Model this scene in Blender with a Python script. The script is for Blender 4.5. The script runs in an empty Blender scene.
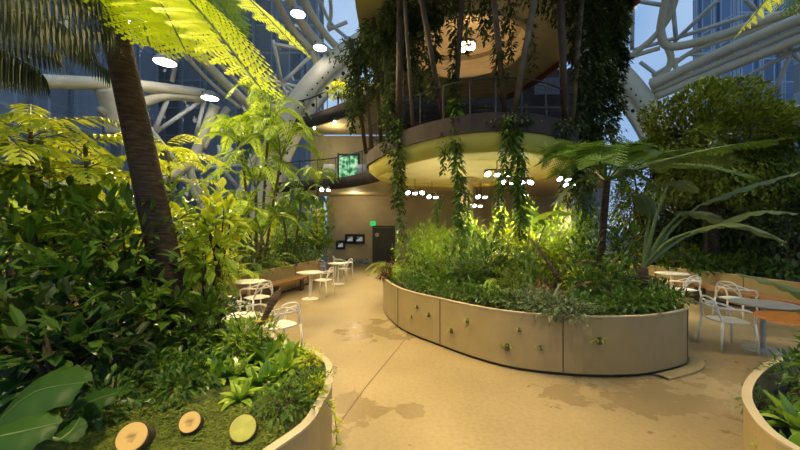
import bpy, math, random
from mathutils import Vector, Matrix, noise
PI = math.pi
V = Vector
col = bpy.context.scene.collection
FPX, EYE, HOR = 340.0, 1.9, 230.0      # focal length in pixels, eye height, horizon row

# ------------------------------------------------------------------ placing helpers
def at(u, v, Y):                       # point seen at pixel (u, v) at distance Y ahead
    return V(((u-400)/FPX*Y, Y, EYE+(HOR-v)/FPX*Y))
def gx(u, Y, z=0.0):                   # point in column u at distance Y and height z
    return V(((u-400)/FPX*Y, Y, z))
def gh(u, v, h):                       # point seen at pixel (u, v) at height h
    Y = FPX*(EYE-h)/(v-HOR)
    return V(((u-400)/FPX*Y, Y, h))
DC, DR = V((3.6, 6.0, 2.2)), 16.3      # dome centre and radius
def ondome(u, v, r=DR):
    o = V((0, 0, EYE)) - DC
    d = V(((u-400)/FPX, 1, (HOR-v)/FPX)).normalized()
    b = o.dot(d); c = o.dot(o)-r*r
    t = -b+math.sqrt(b*b-c)
    return V((0, 0, EYE))+d*t

# ------------------------------------------------------------------ materials
MAT = {}
def newmat(name):
    m = bpy.data.materials.new(name); m.use_nodes = True
    nt = m.node_tree; nt.nodes.clear()
    out = nt.nodes.new('ShaderNodeOutputMaterial')
    MAT[name] = m
    return m, nt, out
def N(nt, t, **kw):
    n = nt.nodes.new(t)
    for k, v in kw.items():
        if k.startswith('i_'):
            key = k[2:].replace('_', ' ')
            n.inputs[key].default_value = v
        else: setattr(n, k, v)
    return n
def pbr(name, c, rough=0.6, metal=0.0, var=0.12, scale=6.0, bump=0.0, spec=0.5, c2=None, stretch=None, detail=4):
    m, nt, out = newmat(name)
    p = N(nt, 'ShaderNodeBsdfPrincipled')
    p.inputs['Roughness'].default_value = rough; p.inputs['Metallic'].default_value = metal
    p.inputs['Specular IOR Level'].default_value = spec
    tc = N(nt, 'ShaderNodeTexCoord'); src = tc.outputs['Object']
    if stretch:
        mp = N(nt, 'ShaderNodeMapping'); mp.inputs['Scale'].default_value = stretch
        nt.links.new(src, mp.inputs['Vector']); src = mp.outputs['Vector']
    no = N(nt, 'ShaderNodeTexNoise'); no.inputs['Scale'].default_value = scale; no.inputs['Detail'].default_value = detail
    nt.links.new(src, no.inputs['Vector'])
    r = N(nt, 'ShaderNodeValToRGB')
    a = c2 if c2 else tuple(x*(1-var*2) for x in c)
    r.color_ramp.elements[0].position = .3; r.color_ramp.elements[1].position = .7
    r.color_ramp.elements[0].color = (*a, 1); r.color_ramp.elements[1].color = (*(c if c2 else tuple(min(1, x*(1+var)) for x in c)), 1)
    nt.links.new(no.outputs['Fac'], r.inputs['Fac']); nt.links.new(r.outputs['Color'], p.inputs['Base Color'])
    if bump:
        b = N(nt, 'ShaderNodeBump'); b.inputs['Strength'].default_value = bump; b.inputs['Distance'].default_value = .02
        nt.links.new(no.outputs['Fac'], b.inputs['Height']); nt.links.new(b.outputs['Normal'], p.inputs['Normal'])
    nt.links.new(p.outputs['BSDF'], out.inputs['Surface'])
    return m
def leafmat(name, a, b, rough=0.42, trans=0.35, spec=0.4):
    m, nt, out = newmat(name)
    g = N(nt, 'ShaderNodeNewGeometry'); oi = N(nt, 'ShaderNodeObjectInfo')
    ad = N(nt, 'ShaderNodeMath', operation='MULTIPLY_ADD'); ad.inputs[1].default_value = .35
    nt.links.new(oi.outputs['Random'], ad.inputs[0])
    sc = N(nt, 'ShaderNodeMath', operation='MULTIPLY'); sc.inputs[1].default_value = .65
    nt.links.new(g.outputs['Random Per Island'], sc.inputs[0]); nt.links.new(sc.outputs[0], ad.inputs[2])
    r = N(nt, 'ShaderNodeValToRGB'); r.color_ramp.elements[0].color = (*a, 1); r.color_ramp.elements[1].color = (*b, 1)
    nt.links.new(ad.outputs[0], r.inputs['Fac'])
    p = N(nt, 'ShaderNodeBsdfPrincipled'); p.inputs['Roughness'].default_value = rough; p.inputs['Specular IOR Level'].default_value = spec
    t = N(nt, 'ShaderNodeBsdfTranslucent'); mx = N(nt, 'ShaderNodeMixShader'); mx.inputs[0].default_value = trans
    nt.links.new(r.outputs['Color'], p.inputs['Base Color']); nt.links.new(r.outputs['Color'], t.inputs['Color'])
    nt.links.new(p.outputs[0], mx.inputs[1]); nt.links.new(t.outputs[0], mx.inputs[2]); nt.links.new(mx.outputs[0], out.inputs['Surface'])
    return m
def emit(name, c, s):
    m, nt, out = newmat(name)
    e = N(nt, 'ShaderNodeEmission'); e.inputs[0].default_value = (*c, 1); e.inputs[1].default_value = s
    nt.links.new(e.outputs[0], out.inputs['Surface'])
    return m

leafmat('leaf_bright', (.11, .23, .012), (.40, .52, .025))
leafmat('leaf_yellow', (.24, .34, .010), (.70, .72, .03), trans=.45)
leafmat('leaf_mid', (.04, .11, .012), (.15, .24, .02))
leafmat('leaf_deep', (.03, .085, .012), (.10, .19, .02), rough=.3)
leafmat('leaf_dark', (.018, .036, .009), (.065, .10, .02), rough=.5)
leafmat('leaf_olive', (.07, .11, .012), (.28, .33, .04), rough=.5)
leafmat('leaf_silver', (.06, .10, .035), (.19, .24, .11), rough=.5, trans=.2)
leafmat('leaf_glossy', (.09, .22, .015), (.50, .64, .07), rough=.18, spec=.7)
leafmat('leaf_paddle', (.02, .065, .010), (.04, .10, .014), rough=.45, spec=.25)
leafmat('leaf_banana', (.08, .12, .035), (.14, .19, .07), rough=.45)
leafmat('leaf_red', (.10, .02, .01), (.22, .07, .03), rough=.4)
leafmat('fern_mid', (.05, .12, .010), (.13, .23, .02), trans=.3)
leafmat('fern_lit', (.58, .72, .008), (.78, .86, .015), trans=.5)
leafmat('moss', (.03, .06, .006), (.24, .28, .03), rough=.8, trans=.1)
leafmat('petal_white', (.75, .7, .6), (.9, .88, .8), trans=.3)
leafmat('petal_yellow', (.8, .5, .02), (.9, .75, .05), trans=.3)
pbr('trunk_fern', (.095, .05, .024), .9, var=.4, scale=9, bump=1.0, c2=(.022, .012, .008), stretch=(1, 1, 5))
pbr('bark', (.16, .11, .06), .9, var=.35, scale=20, bump=.6)
pbr('bark_dark', (.07, .045, .025), .9, var=.35, scale=20, bump=.6)
pbr('stem_green', (.11, .16, .035), .6, var=.2)
pbr('stem_brown', (.10, .07, .03), .8, var=.3)
pbr('soil', (.05, .032, .018), .95, var=.4, scale=30, bump=.8)
pbr('soil_moss', (.09, .12, .015), .95, scale=14, bump=1.0, c2=(.04, .05, .01))
pbr('driftwood', (.22, .12, .055), .85, var=.4, scale=8, bump=.8, stretch=(1, 1, 8))
def log_mat(name, edge, core):
    m, nt, out = newmat(name); L = nt.links.new
    tc = N(nt, 'ShaderNodeTexCoord'); no = N(nt, 'ShaderNodeTexNoise'); no.inputs['Scale'].default_value = 45; L(tc.outputs['Object'], no.inputs['Vector'])
    ln = N(nt, 'ShaderNodeVectorMath', operation='LENGTH'); L(tc.outputs['Object'], ln.inputs[0])
    a = N(nt, 'ShaderNodeMath', operation='MULTIPLY_ADD'); a.inputs[1].default_value = .05; L(no.outputs['Fac'], a.inputs[0]); L(ln.outputs['Value'], a.inputs[2])
    r = N(nt, 'ShaderNodeValToRGB'); e = r.color_ramp.elements
    e[0].position = .028; e[0].color = (*core, 1); e[1].position = .052; e[1].color = (*edge, 1)
    L(a.outputs[0], r.inputs['Fac']); p = N(nt, 'ShaderNodeBsdfPrincipled'); p.inputs['Roughness'].default_value = .6
    L(r.outputs['Color'], p.inputs['Base Color']); L(p.outputs[0], out.inputs['Surface'])
log_mat('log_face', (.62, .40, .11), (.20, .10, .03))
pbr('log_face_mossy', (.50, .47, .07), .6, scale=18, c2=(.34, .34, .05))
pbr('log_bark', (.12, .07, .03), .9, var=.3, bump=.5)
pbr('planter', (.34, .26, .12), .42, var=.05, scale=3)
pbr('planter_rim', (.46, .38, .23), .5, var=.04)
pbr('reveal', (.03, .02, .012), .6)
pbr('seam', (.10, .07, .035), .6)
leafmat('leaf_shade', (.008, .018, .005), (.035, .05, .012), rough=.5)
pbr('wood_bench', (.36, .17, .05), .4, scale=5, c2=(.24, .10, .03), stretch=(1, 8, 8))
pbr('wood_table', (.46, .20, .05), .25, scale=4, c2=(.30, .11, .03), stretch=(1, 10, 1))
pbr('white_plastic', (.78, .74, .64), .35, var=.02)
pbr('table_white', (.72, .69, .60), .35, var=.02)
pbr('table_metal', (.36, .35, .32), .4, metal=.25, var=.05)
pbr('metal_dark', (.05, .045, .04), .5, metal=.4)
pbr('metal_grey', (.30, .29, .27), .45, metal=.5)
pbr('steel_cream', (.66, .58, .42), .8, var=.05, scale=2, spec=.15)
pbr('steel_frame', (.55, .53, .47), .5, var=.05, scale=2)
pbr('strut_brown', (.07, .04, .022), .65, var=.2, scale=4)
pbr('strut_pale', (.14, .10, .06), .65, var=.2, scale=4)
pbr('fascia_dark', (.032, .022, .016), .85, var=.25, scale=2)
pbr('red_band', (.12, .04, .025), .5)
pbr('soffit_bounce_pale', (.80, .76, .36), .6, var=.04, scale=1.5)  # bounce light from the plants is put into this underside colour
pbr('soffit_bounce_yellow', (.62, .56, .13), .6, var=.05, scale=1.5)  # yellow-green foliage bounce is painted into the ring's base colour
pbr('ceiling_tan', (.46, .39, .21), .7, var=.06, scale=1.0)
pbr('wall_tan', (.40, .33, .20), .8, var=.08, scale=1.2, bump=.1)
pbr('door_dark', (.03, .028, .022), .4)
pbr('tower_frame', (.30, .36, .42), .5)
pbr('dome_wood', (.66, .50, .28), .5, scale=2, c2=(.54, .38, .19), stretch=(1, 1, 8))
pbr('black', (.012, .012, .014), .35)
pbr('ground_out', (.16, .16, .16), .9)
pbr('hole', (.02, .014, .008), .9)
emit('lamp_white', (1, .97, .92), 22)
leafmat('leaf_ficus', (.05, .09, .008), (.36, .42, .04), rough=.5)
pbr('tower_frame_dark', (.24, .26, .28), .5)
emit('lamp_small', (1, .97, .92), 25)
emit('exit_green', (.02, .6, .12), 1.2)
emit('lamp_dome', (1, .82, .5), 12)
emit('window_lit', (.9, .85, .6), 1.4)

def floor_mat():
    m, nt, out = newmat('floor_concrete')
    p = N(nt, 'ShaderNodeBsdfPrincipled'); tc = N(nt, 'ShaderNodeTexCoord')
    L = nt.links.new
    n1 = N(nt, 'ShaderNodeTexNoise'); n1.inputs['Scale'].default_value = .9; n1.inputs['Detail'].default_value = 5
    n2 = N(nt, 'ShaderNodeTexNoise'); n2.inputs['Scale'].default_value = 2.6; n2.inputs['Detail'].default_value = 8; n2.inputs['Roughness'].default_value = .62
    n3 = N(nt, 'ShaderNodeTexNoise'); n3.inputs['Scale'].default_value = 22; n3.inputs['Detail'].default_value = 6
    for n in (n1, n2, n3): L(tc.outputs['Object'], n.inputs['Vector'])
    r1 = N(nt, 'ShaderNodeValToRGB'); r1.color_ramp.elements[0].color = (.25, .19, .098, 1); r1.color_ramp.elements[1].color = (.33, .25, .13, 1)
    r1.color_ramp.elements[0].position = .3; r1.color_ramp.elements[1].position = .7
    L(n1.outputs['Fac'], r1.inputs['Fac'])
    mxa = N(nt, 'ShaderNodeMix', data_type='RGBA', blend_type='MULTIPLY'); mxa.inputs[0].default_value = .5
    r3 = N(nt, 'ShaderNodeValToRGB'); r3.color_ramp.elements[0].color = (.72, .7, .66, 1); r3.color_ramp.elements[1].color = (1.05, 1.05, 1.05, 1)
    r3.color_ramp.elements[0].position = .35; r3.color_ramp.elements[1].position = .6
    L(n3.outputs['Fac'], r3.inputs['Fac']); L(r1.outputs['Color'], mxa.inputs[6]); L(r3.outputs['Color'], mxa.inputs[7])
    # damp stains: thresholded noise inside a few round patches of wet floor
    tot = None
    for (x, y, rad) in STAINS:
        vd = N(nt, 'ShaderNodeVectorMath', operation='DISTANCE'); vd.inputs[1].default_value = (x, y, 0)
        L(tc.outputs['Object'], vd.inputs[0])
        mr = N(nt, 'ShaderNodeMapRange'); mr.inputs[1].default_value = 0; mr.inputs[2].default_value = rad; mr.inputs[3].default_value = .30; mr.inputs[4].default_value = 0
        L(vd.outputs['Value'], mr.inputs[0])
        if tot is None: tot = mr.outputs[0]
        else:
            a = N(nt, 'ShaderNodeMath', operation='MAXIMUM'); L(tot, a.inputs[0]); L(mr.outputs[0], a.inputs[1]); tot = a.outputs[0]
    a = N(nt, 'ShaderNodeMath', operation='ADD'); L(tot, a.inputs[0]); L(n2.outputs['Fac'], a.inputs[1])
    r2 = N(nt, 'ShaderNodeValToRGB'); r2.color_ramp.elements[0].position = .655; r2.color_ramp.elements[1].position = .685
    r2.color_ramp.elements[0].color = (0, 0, 0, 1); r2.color_ramp.elements[1].color = (1, 1, 1, 1)
    L(a.outputs[0], r2.inputs['Fac'])
    st = N(nt, 'ShaderNodeMath', operation='MULTIPLY'); st.inputs[1].default_value = .42; L(r2.outputs['Color'], st.inputs[0])
    mxb = N(nt, 'ShaderNodeMix', data_type='RGBA'); mxb.inputs[7].default_value = (.15, .105, .048, 1)
    L(st.outputs[0], mxb.inputs[0]); L(mxa.outputs[2], mxb.inputs[6]); L(mxb.outputs[2], p.inputs['Base Color'])
    ro = N(nt, 'ShaderNodeMapRange'); ro.inputs[3].default_value = .42; ro.inputs[4].default_value = .25; L(r2.outputs['Color'], ro.inputs[0]); L(ro.outputs[0], p.inputs['Roughness'])
    p.inputs['Specular IOR Level'].default_value = .35
    L(p.outputs[0], out.inputs['Surface'])
def gflat(u, v): 
    p = gh(u, v, 0); return (p.x, p.y)
STAINS = [(*gflat(350, 410), .75), (*gflat(378, 330), 1.3), (*gflat(640, 392), 1.2), (*gflat(730, 375), 1.1), (*gflat(565, 395), .55), (*gflat(415, 412), .35), (*gflat(690, 400), .8)]
floor_mat()

def glass_mat():
    m, nt, out = newmat('dome_glass'); L = nt.links.new
    t = N(nt, 'ShaderNodeBsdfTransparent'); t.inputs[0].default_value = (.80, .88, .95, 1)
    g = N(nt, 'ShaderNodeBsdfGlossy'); g.inputs['Roughness'].default_value = .02; g.inputs['Color'].default_value = (.9, .95, 1, 1)
    f = N(nt, 'ShaderNodeFresnel'); f.inputs[0].default_value = 1.5
    mx = N(nt, 'ShaderNodeMixShader'); L(f.outputs[0], mx.inputs[0]); L(t.outputs[0], mx.inputs[1]); L(g.outputs[0], mx.inputs[2]); L(mx.outputs[0], out.inputs['Surface'])
glass_mat()

def facade(name, glass, frame, sx, sz, lit=.0):
    m, nt, out = newmat(name); L = nt.links.new
    tc = N(nt, 'ShaderNodeTexCoord'); sp = N(nt, 'ShaderNodeSeparateXYZ'); L(tc.outputs['Object'], sp.inputs[0])
    ax = N(nt, 'ShaderNodeMath', operation='ADD'); L(sp.outputs[0], ax.inputs[0]); L(sp.outputs[1], ax.inputs[1])
    cb = N(nt, 'ShaderNodeCombineXYZ'); L(ax.outputs[0], cb.inputs[0]); L(sp.outputs[2], cb.inputs[1])
    br = N(nt, 'ShaderNodeTexBrick'); br.offset = 0; br.inputs['Scale'].default_value = 1
    br.inputs['Brick Width'].default_value = sx; br.inputs['Row Height'].default_value = sz; br.inputs['Mortar Size'].default_value = .10
    br.inputs['Color1'].default_value = (*glass, 1); br.inputs['Color2'].default_value = (*[x*.45 for x in glass], 1); br.inputs['Mortar'].default_value = (*frame, 1)
    L(cb.outputs[0], br.inputs['Vector'])
    p = N(nt, 'ShaderNodeBsdfPrincipled'); p.inputs['Roughness'].default_value = .25; L(br.outputs['Color'], p.inputs['Base Color'])
    if lit:
        wn = N(nt, 'ShaderNodeTexNoise'); wn.inputs['Scale'].default_value = .8; L(cb.outputs[0], wn.inputs['Vector'])
        gt = N(nt, 'ShaderNodeMath', operation='GREATER_THAN'); gt.inputs[1].default_value = .66; L(wn.outputs['Fac'], gt.inputs[0])
        ml = N(nt, 'ShaderNodeMath', operation='MULTIPLY'); ml.inputs[1].default_value = lit; L(gt.outputs[0], ml.inputs[0])
        p.inputs['Emission Color'].default_value = (1, .85, .6, 1); L(ml.outputs[0], p.inputs['Emission Strength'])
    L(p.outputs[0], out.inputs['Surface'])
facade('tower_blue', (.10, .19, .36), (.32, .38, .46), 1.5, 3.2)
facade('tower_navy', (.26, .28, .30), (.30, .32, .34), 2.2, 3.4, lit=.35)
facade('window_night', (.02, .03, .06), (.03, .02, .015), .3, .45, lit=1.2)
def screen_mat(name, a, b, scale, s):
    m, nt, out = newmat(name); L = nt.links.new
    tc = N(nt, 'ShaderNodeTexCoord'); n = N(nt, 'ShaderNodeTexNoise'); n.inputs['Scale'].default_value = scale; n.inputs['Detail'].default_value = 3
    L(tc.outputs['Object'], n.inputs['Vector'])
    r = N(nt, 'ShaderNodeValToRGB'); r.color_ramp.elements[0].color = (*a, 1); r.color_ramp.elements[1].color = (*b, 1)
    r.color_ramp.elements[0].position = .4; r.color_ramp.elements[1].position = .62
    L(n.outputs['Fac'], r.inputs['Fac']); e = N(nt, 'ShaderNodeEmission'); e.inputs[1].default_value = s
    L(r.outputs['Color'], e.inputs[0]); L(e.outputs[0], out.inputs['Surface'])
screen_mat('screen_grey', (.01, .01, .015), (.5, .5, .48), 5, .8)
screen_mat('vitrine_green', (.02, .22, .08), (.55, .95, .55), 5, 1.0)
screen_mat('striped', (.02, .02, .02), (.5, .45, .3), 12, .25)

# ------------------------------------------------------------------ mesh builder
class MB:
    def __init__(s): s.v = []; s.f = []
    def add(s, vs, fs):
        o = len(s.v); s.v.extend(vs); s.f.extend(tuple(i+o for i in f) for f in fs)
    def box(s, c, d, rz=0.0):
        c = V(c); hx, hy, hz = d[0]/2, d[1]/2, d[2]/2; M = Matrix.Rotation(rz, 3, 'Z')
        vs = [c+M@V((x, y, z)) for x in (-hx, hx) for y in (-hy, hy) for z in (-hz, hz)]
        s.add(vs, [(0, 1, 3, 2), (4, 6, 7, 5), (0, 4, 5, 1), (2, 3, 7, 6), (0, 2, 6, 4), (1, 5, 7, 3)]); return s
    def tube(s, pts, r, n=8, cap=True, sx=1.0):
        pts = [V(p) for p in pts]; m = len(pts)
        rr = r if isinstance(r, (list, tuple)) else [r]*m
        t0 = (pts[1]-pts[0]).normalized()
        a = t0.cross(V((0, 0, 1)));
        if a.length < 1e-3: a = t0.cross(V((1, 0, 0)))
        a.normalize(); vs = []
        for i, p in enumerate(pts):
            t = (pts[min(i+1, m-1)]-pts[max(i-1, 0)])
            if t.length < 1e-6: t = t0
            t.normalize(); a = (a-t*a.dot(t)).normalized(); b = t.cross(a)
            for k in range(n):
                th = 2*PI*k/n
                vs.append(p+a*math.cos(th)*rr[i]*sx+b*math.sin(th)*rr[i])
        fs = [(i*n+k, i*n+(k+1) % n, (i+1)*n+(k+1) % n, (i+1)*n+k) for i in range(m-1) for k in range(n)]
        if cap: fs += [tuple(range(n))[::-1], tuple((m-1)*n+k for k in range(n))]
        s.add(vs, fs); return s
    def lathe(s, prof, n=32, c=(0, 0, 0), rx=1, ry=1):
        c = V(c); vs = []; fs = []
        for r, z in prof:
            for k in range(n):
                th = 2*PI*k/n; vs.append(c+V((r*rx*math.cos(th), r*ry*math.sin(th), z)))
        for i in range(len(prof)-1):
            for k in range(n):
                fs.append((i*n+k, i*n+(k+1) % n, (i+1)*n+(k+1) % n, (i+1)*n+k))
        s.add(vs, fs); return s
    def leaf(s, p, d, L, W, up=V((0, 0, 1)), droop=.3, fold=.15, seg=2, shape=0, wave=0):
        # a blade along d, bending down by droop, V-folded about its midrib
        d = d.normalized(); side = d.cross(up)
        if side.length < 1e-3: side = d.cross(V((1, 0, 0)))
        side.normalize(); nrm = side.cross(d)
        vs = []; q = V(p); step = L/seg; dd = d.copy()
        for i in range(seg+1):
            t = i/seg
            if shape == 0: w = math.sin(PI*min(1, t**.8*.97+.02))
            elif shape == 1: w = min(1, t*6+.25)*(1-t**4)                    # strap
            else: w = math.sin(PI*min(1, t**.6*.98+.02))**.6                 # paddle
            if t == 1: w = 0
            w *= W/2
            if i == seg: vs.append(q.copy())
            else:
                f = nrm*(w*fold*2+(math.sin(i*2.1)*wave*w))
                vs += [q-side*w+f, q.copy(), q+side*w+f]
            if i < seg:
                dd = (dd+V((0, 0, -1))*droop/seg).normalized(); q = q+dd*step; nrm = side.cross(dd)
        # faces
        idx = []; k = 0
        for i in range(seg+1):
            t = i/seg; w = 0 if t == 1 else 1
            if i == seg: idx.append((k, k, k)); k += 1
            else:
                idx.append((k, k+1, k+2)); k += 3
        if len(vs) != k: return
        fs = []
        for i in range(seg):
            a, b = idx[i], idx[i+1]
            if b[0] == b[1]: fs += [(a[0], a[1], b[0]), (a[1], a[2], b[0])]
            else: fs += [(a[0], a[1], b[1], b[0]), (a[1], a[2], b[2], b[1])]
        s.add(vs, fs)
    def build(s, name, mat, parent=None, smooth=False, loc=None):
        me = bpy.data.meshes.new(name); me.from_pydata([tuple(v) for v in s.v], [], s.f)
        me.materials.append(MAT[mat]); me.validate()
        if smooth: me.polygons.foreach_set('use_smooth', [True]*len(me.polygons))
        o = bpy.data.objects.new(name, me); col.objects.link(o)
        if parent: o.parent = parent
        if loc is not None: o.location = loc
        return o
def bez(pts, n=8, closed=False):            # Catmull-Rom through the points
    P = [V(p) for p in pts]; m = len(P); out = []
    for i in range(m if closed else m-1):
        if closed: a, b, c, d = P[(i-1) % m], P[i], P[(i+1) % m], P[(i+2) % m]
        else: a, b, c, d = P[max(i-1, 0)], P[i], P[i+1], P[min(i+2, m-1)]
        for k in range(n):
            t = k/n
            out.append(.5*((2*b)+(c-a)*t+(2*a-5*b+4*c-d)*t*t+(3*b-a-3*c+d)*t**3))
    if not closed: out.append(P[-1])
    return out

def tag(o, label=None, cat=None, group=None, kind=None):
    if label: o['label'] = label
    if cat: o['category'] = cat
    if group: o['group'] = group
    if kind: o['kind'] = kind
    return o
def empty(name, loc=(0, 0, 0), label=None, cat=None, group=None, rz=0.0, sc=1.0):
    o = bpy.data.objects.new(name, None); col.objects.link(o); o.empty_display_size = .1
    o.location = loc; o.rotation_euler = (0, 0, rz); o.scale = (sc, sc, sc)
    return tag(o, label, cat, group)
def kids(o): return [c for c in bpy.data.objects if c.parent == o]
def copy_tree(o, parent=None):
    c = o.copy(); col.objects.link(c)
    if parent: c.parent = parent
    for ch in KID.setdefault(o.name, [k for k in kids(o)]): copy_tree(ch, c)
    return c
KID = {}
def struct(name, mb, mat, smooth=False):
    return tag(mb.build(name, mat, smooth=smooth), kind='structure')
ORD = ['leftmost', 'second', 'third', 'fourth', 'fifth', 'sixth', 'seventh', 'eighth', 'ninth', 'tenth', 'eleventh', 'twelfth', 'thirteenth', 'fourteenth', 'fifteenth', 'sixteenth', 'seventeenth', 'eighteenth', 'nineteenth', 'twentieth']
def ordlab(objs, what, cat, group, where):
    # labels by order across the view, from the left
    objs = sorted(objs, key=lambda o: o.location.x/max(o.location.y, .5))
    n = len(objs)
    for i, o in enumerate(objs):
        if n == 1: w = ''
        elif i == 0: w = ', leftmost'
        elif i == n-1: w = ', rightmost'
        else: w = ', '+ORD[i]+' from left'
        tag(o, what+' '+where+w, cat, group)
# ================================================================== THE SETTING
random.seed(7)
def prism(poly, z0, z1):
    mb = MB(); n = len(poly)
    vs = [V((p[0], p[1], z0)) for p in poly]+[V((p[0], p[1], z1)) for p in poly]
    ar = sum(poly[i][0]*poly[(i+1) % n][1]-poly[(i+1) % n][0]*poly[i][1] for i in range(n))
    fs = [(i, (i+1) % n, n+(i+1) % n, n+i) for i in range(n)]+[tuple(range(n))[::-1], tuple(range(n, 2*n))]
    mb.add(vs, fs if ar > 0 else [f[::-1] for f in fs]); return mb
def circle(c, r, n=64, a0=0, a1=2*PI): return [(c[0]+r*math.cos(a0+(a1-a0)*k/n), c[1]+r*math.sin(a0+(a1-a0)*k/n)) for k in range(n)]

fl = struct('floor', prism(circle((3.6, 6), 16.1, 96), -.3, 0), 'floor_concrete')
jt = [[(335, 428), (398, 347), (420, 330)], [(398, 347), (440, 368)]]
for pl in [[(336, 428), (365, 388), (398, 348), (407, 337)]]:
    mb = MB(); P = [gh(u, v, 0) for u, v in pl]
    for a, b in zip(P, P[1:]):
        d = (b-a); L = d.length; mb.box((a+b)/2+V((0, 0, .001)), (L, .012, .003), math.atan2(d.y, d.x))
    mb.build('floor_joint', 'seam', fl)
g = MB(); g.box((0, 30, -.5), (320, 300, .2)); struct('ground', g, 'ground_out')

# dome glass
def sphere_shell(n=96, m=64):
    mb = MB(); vs = []; fs = []; rows = []
    zmin = math.asin(-2.25/DR)
    for i in range(m+1):
        ph = zmin+(PI/2-zmin)*i/m
        for k in range(n):
            th = 2*PI*k/n; vs.append(DC+V((math.cos(ph)*math.cos(th), math.cos(ph)*math.sin(th), math.sin(ph)))*(DR+.25))
    for i in range(m):
        for k in range(n): fs.append((i*n+k, (i+1)*n+k, (i+1)*n+(k+1) % n, i*n+(k+1) % n))
    mb.add(vs, fs); return mb
struct('window_1', sphere_shell(), 'dome_glass', smooth=False)

# dome steel: members traced over the sphere
def member(pl, r, mat='steel_cream', name='trim', rr=DR, n=8, smooth=True):
    P = []
    for (u, v), (u2, v2) in zip(pl, pl[1:]):
        P += [(u+(u2-u)*k/3, v+(v2-v)*k/3) for k in range(3)]
    P.append(pl[-1])
    if len(pl) > 2:
        Q = bez([V((u, v, 0)) for u, v in pl], 5); P = [(q.x, q.y) for q in Q]
    mb = MB(); mb.tube([ondome(u, v, rr) for u, v in P], r, n); return mb
THICK = [
 ([(-60, 78), (60, 82), (140, 86), (205, 94)], .20), ([(100, 112), (140, 103), (165, 96), (205, 98)], .17),
 ([(215, 105), (205, 130), (197, 150), (190, 163), (168, 177), (150, 182)], .20), ([(228, 108), (212, 130), (203, 148)], .14),
 ([(197, 150), (191, 163), (192, 178), (203, 198), (216, 215)], .16), ([(165, 178), (185, 180), (196, 195), (207, 214)], .14),
 ([(222, 213), (238, 197), (248, 175), (254, 155)], .20), ([(116, 132), (112, 110), (104, 88)], .30),
 ([(0, 140), (22, 158), (45, 178), (90, 205)], .16), ([(-30, 225), (10, 219), (45, 208), (80, 190)], .22),
 ([(244, 70), (246, 86), (256, 100), (278, 108), (296, 104)], .16), ([(312, 50), (316, 64), (312, 80), (300, 97)], .15), ([(318, 56), (324, 68), (330, 75)], .10),
 ([(300, -10), (312, 15), (330, 40), (350, 58)], .16), ([(286, -10), (300, 20), (320, 45), (345, 64)], .20), ([(272, -10), (290, 25), (312, 50)], .14),
 ([(678, -10), (670, 15), (655, 36), (636, 52), (616, 68)], .13), ([(668, -8), (662, 20), (661, 34), (668, 46), (690, 44), (725, 34), (760, 22), (820, 2)], .17),
 ([(620, 61), (640, 54), (660, 48)], .10), ([(672, 66), (685, 56), (705, 46), (745, 33), (780, 22), (820, 10)], .10),
 ([(668, 48), (671, 60), (664, 74), (650, 82)], .14), ([(676, 58), (676, 68), (690, 76)], .10),
]
RAILS = [([(168, -5), (186, 38), (214, 72), (252, 108)], .20), ([(176, -5), (194, 32), (222, 66), (258, 103)], .09), ([(186, -5), (204, 28), (230, 60), (262, 96)], .18), ([(160, -5), (176, 40), (204, 76), (240, 108)], .08),
 ([(650, 86), (700, 62), (750, 40), (820, 10)], .24), ([(652, 92), (705, 69), (760, 46), (820, 21)], .14), ([(655, 97), (710, 75), (770, 51), (820, 31)], .20)]
THIN = [[(282, 83), (273, 40)], [(282, 83), (314, 53)], [(282, 83), (300, 97)], [(282, 83), (262, 98)], [(282, 83), (244, 74)], [(282, 83), (292, 112)], [(273, 44), (316, 52)], [(282, 83), (310, 90)],
 [(205, 98), (156, 132)], [(168, 98), (154, 132)], [(180, 40), (172, 82)], [(150, 128), (184, 172)], [(205, 98), (196, 135)],
 [(220, 166), (196, 150)], [(220, 166), (196, 170)], [(220, 166), (201, 192)], [(218, 166), (218, 207)], [(220, 166), (237, 186)], [(220, 166), (247, 165)], [(220, 166), (232, 148)], [(220, 166), (219, 145)],
 [(0, 225), (70, 180)], [(45, 178), (30, 235)],
 [(330, -5), (331, 15), (328, 28)], [(347, 22), (328, 30)], [(318, -5), (330, 22), (347, 38)],
 [(633, -5), (632, 50)], [(674, 42), (722, -4)], [(672, -5), (676, 40)], [(633, 50), (676, 38), (752, 14)], [(690, 54), (725, 55), (792, 52)], [(640, 62), (664, 80)],
 [(792, 52), (730, 86)], [(792, 52), (774, 92)], [(792, 52), (784, 34)], [(792, 52), (815, 72)], [(792, 52), (815, 40)], [(755, 10), (740, -8)], [(632, 0), (662, 5)], [(652, 76), (672, 64)]]
k = 1
def trim(mb, mat, smooth=True):
    global k
    o = struct('trim_%d' % k, mb, mat, smooth); k += 1; return o
for pl, r in THICK: trim(member(pl, r*(1.1 if pl[0][0] > 500 else 1.1)), 'steel_cream')
for pl, r in RAILS: trim(member(pl, r, rr=DR-.35), 'steel_cream')
for pl in THIN: trim(member(pl, .09, n=6), 'steel_frame')
# base beam bands lower right (seen past the tree at the right edge)
for v in (108, 118): trim(member([(770, v), (790, v), (830, v-1)], .12), 'steel_cream')

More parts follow.
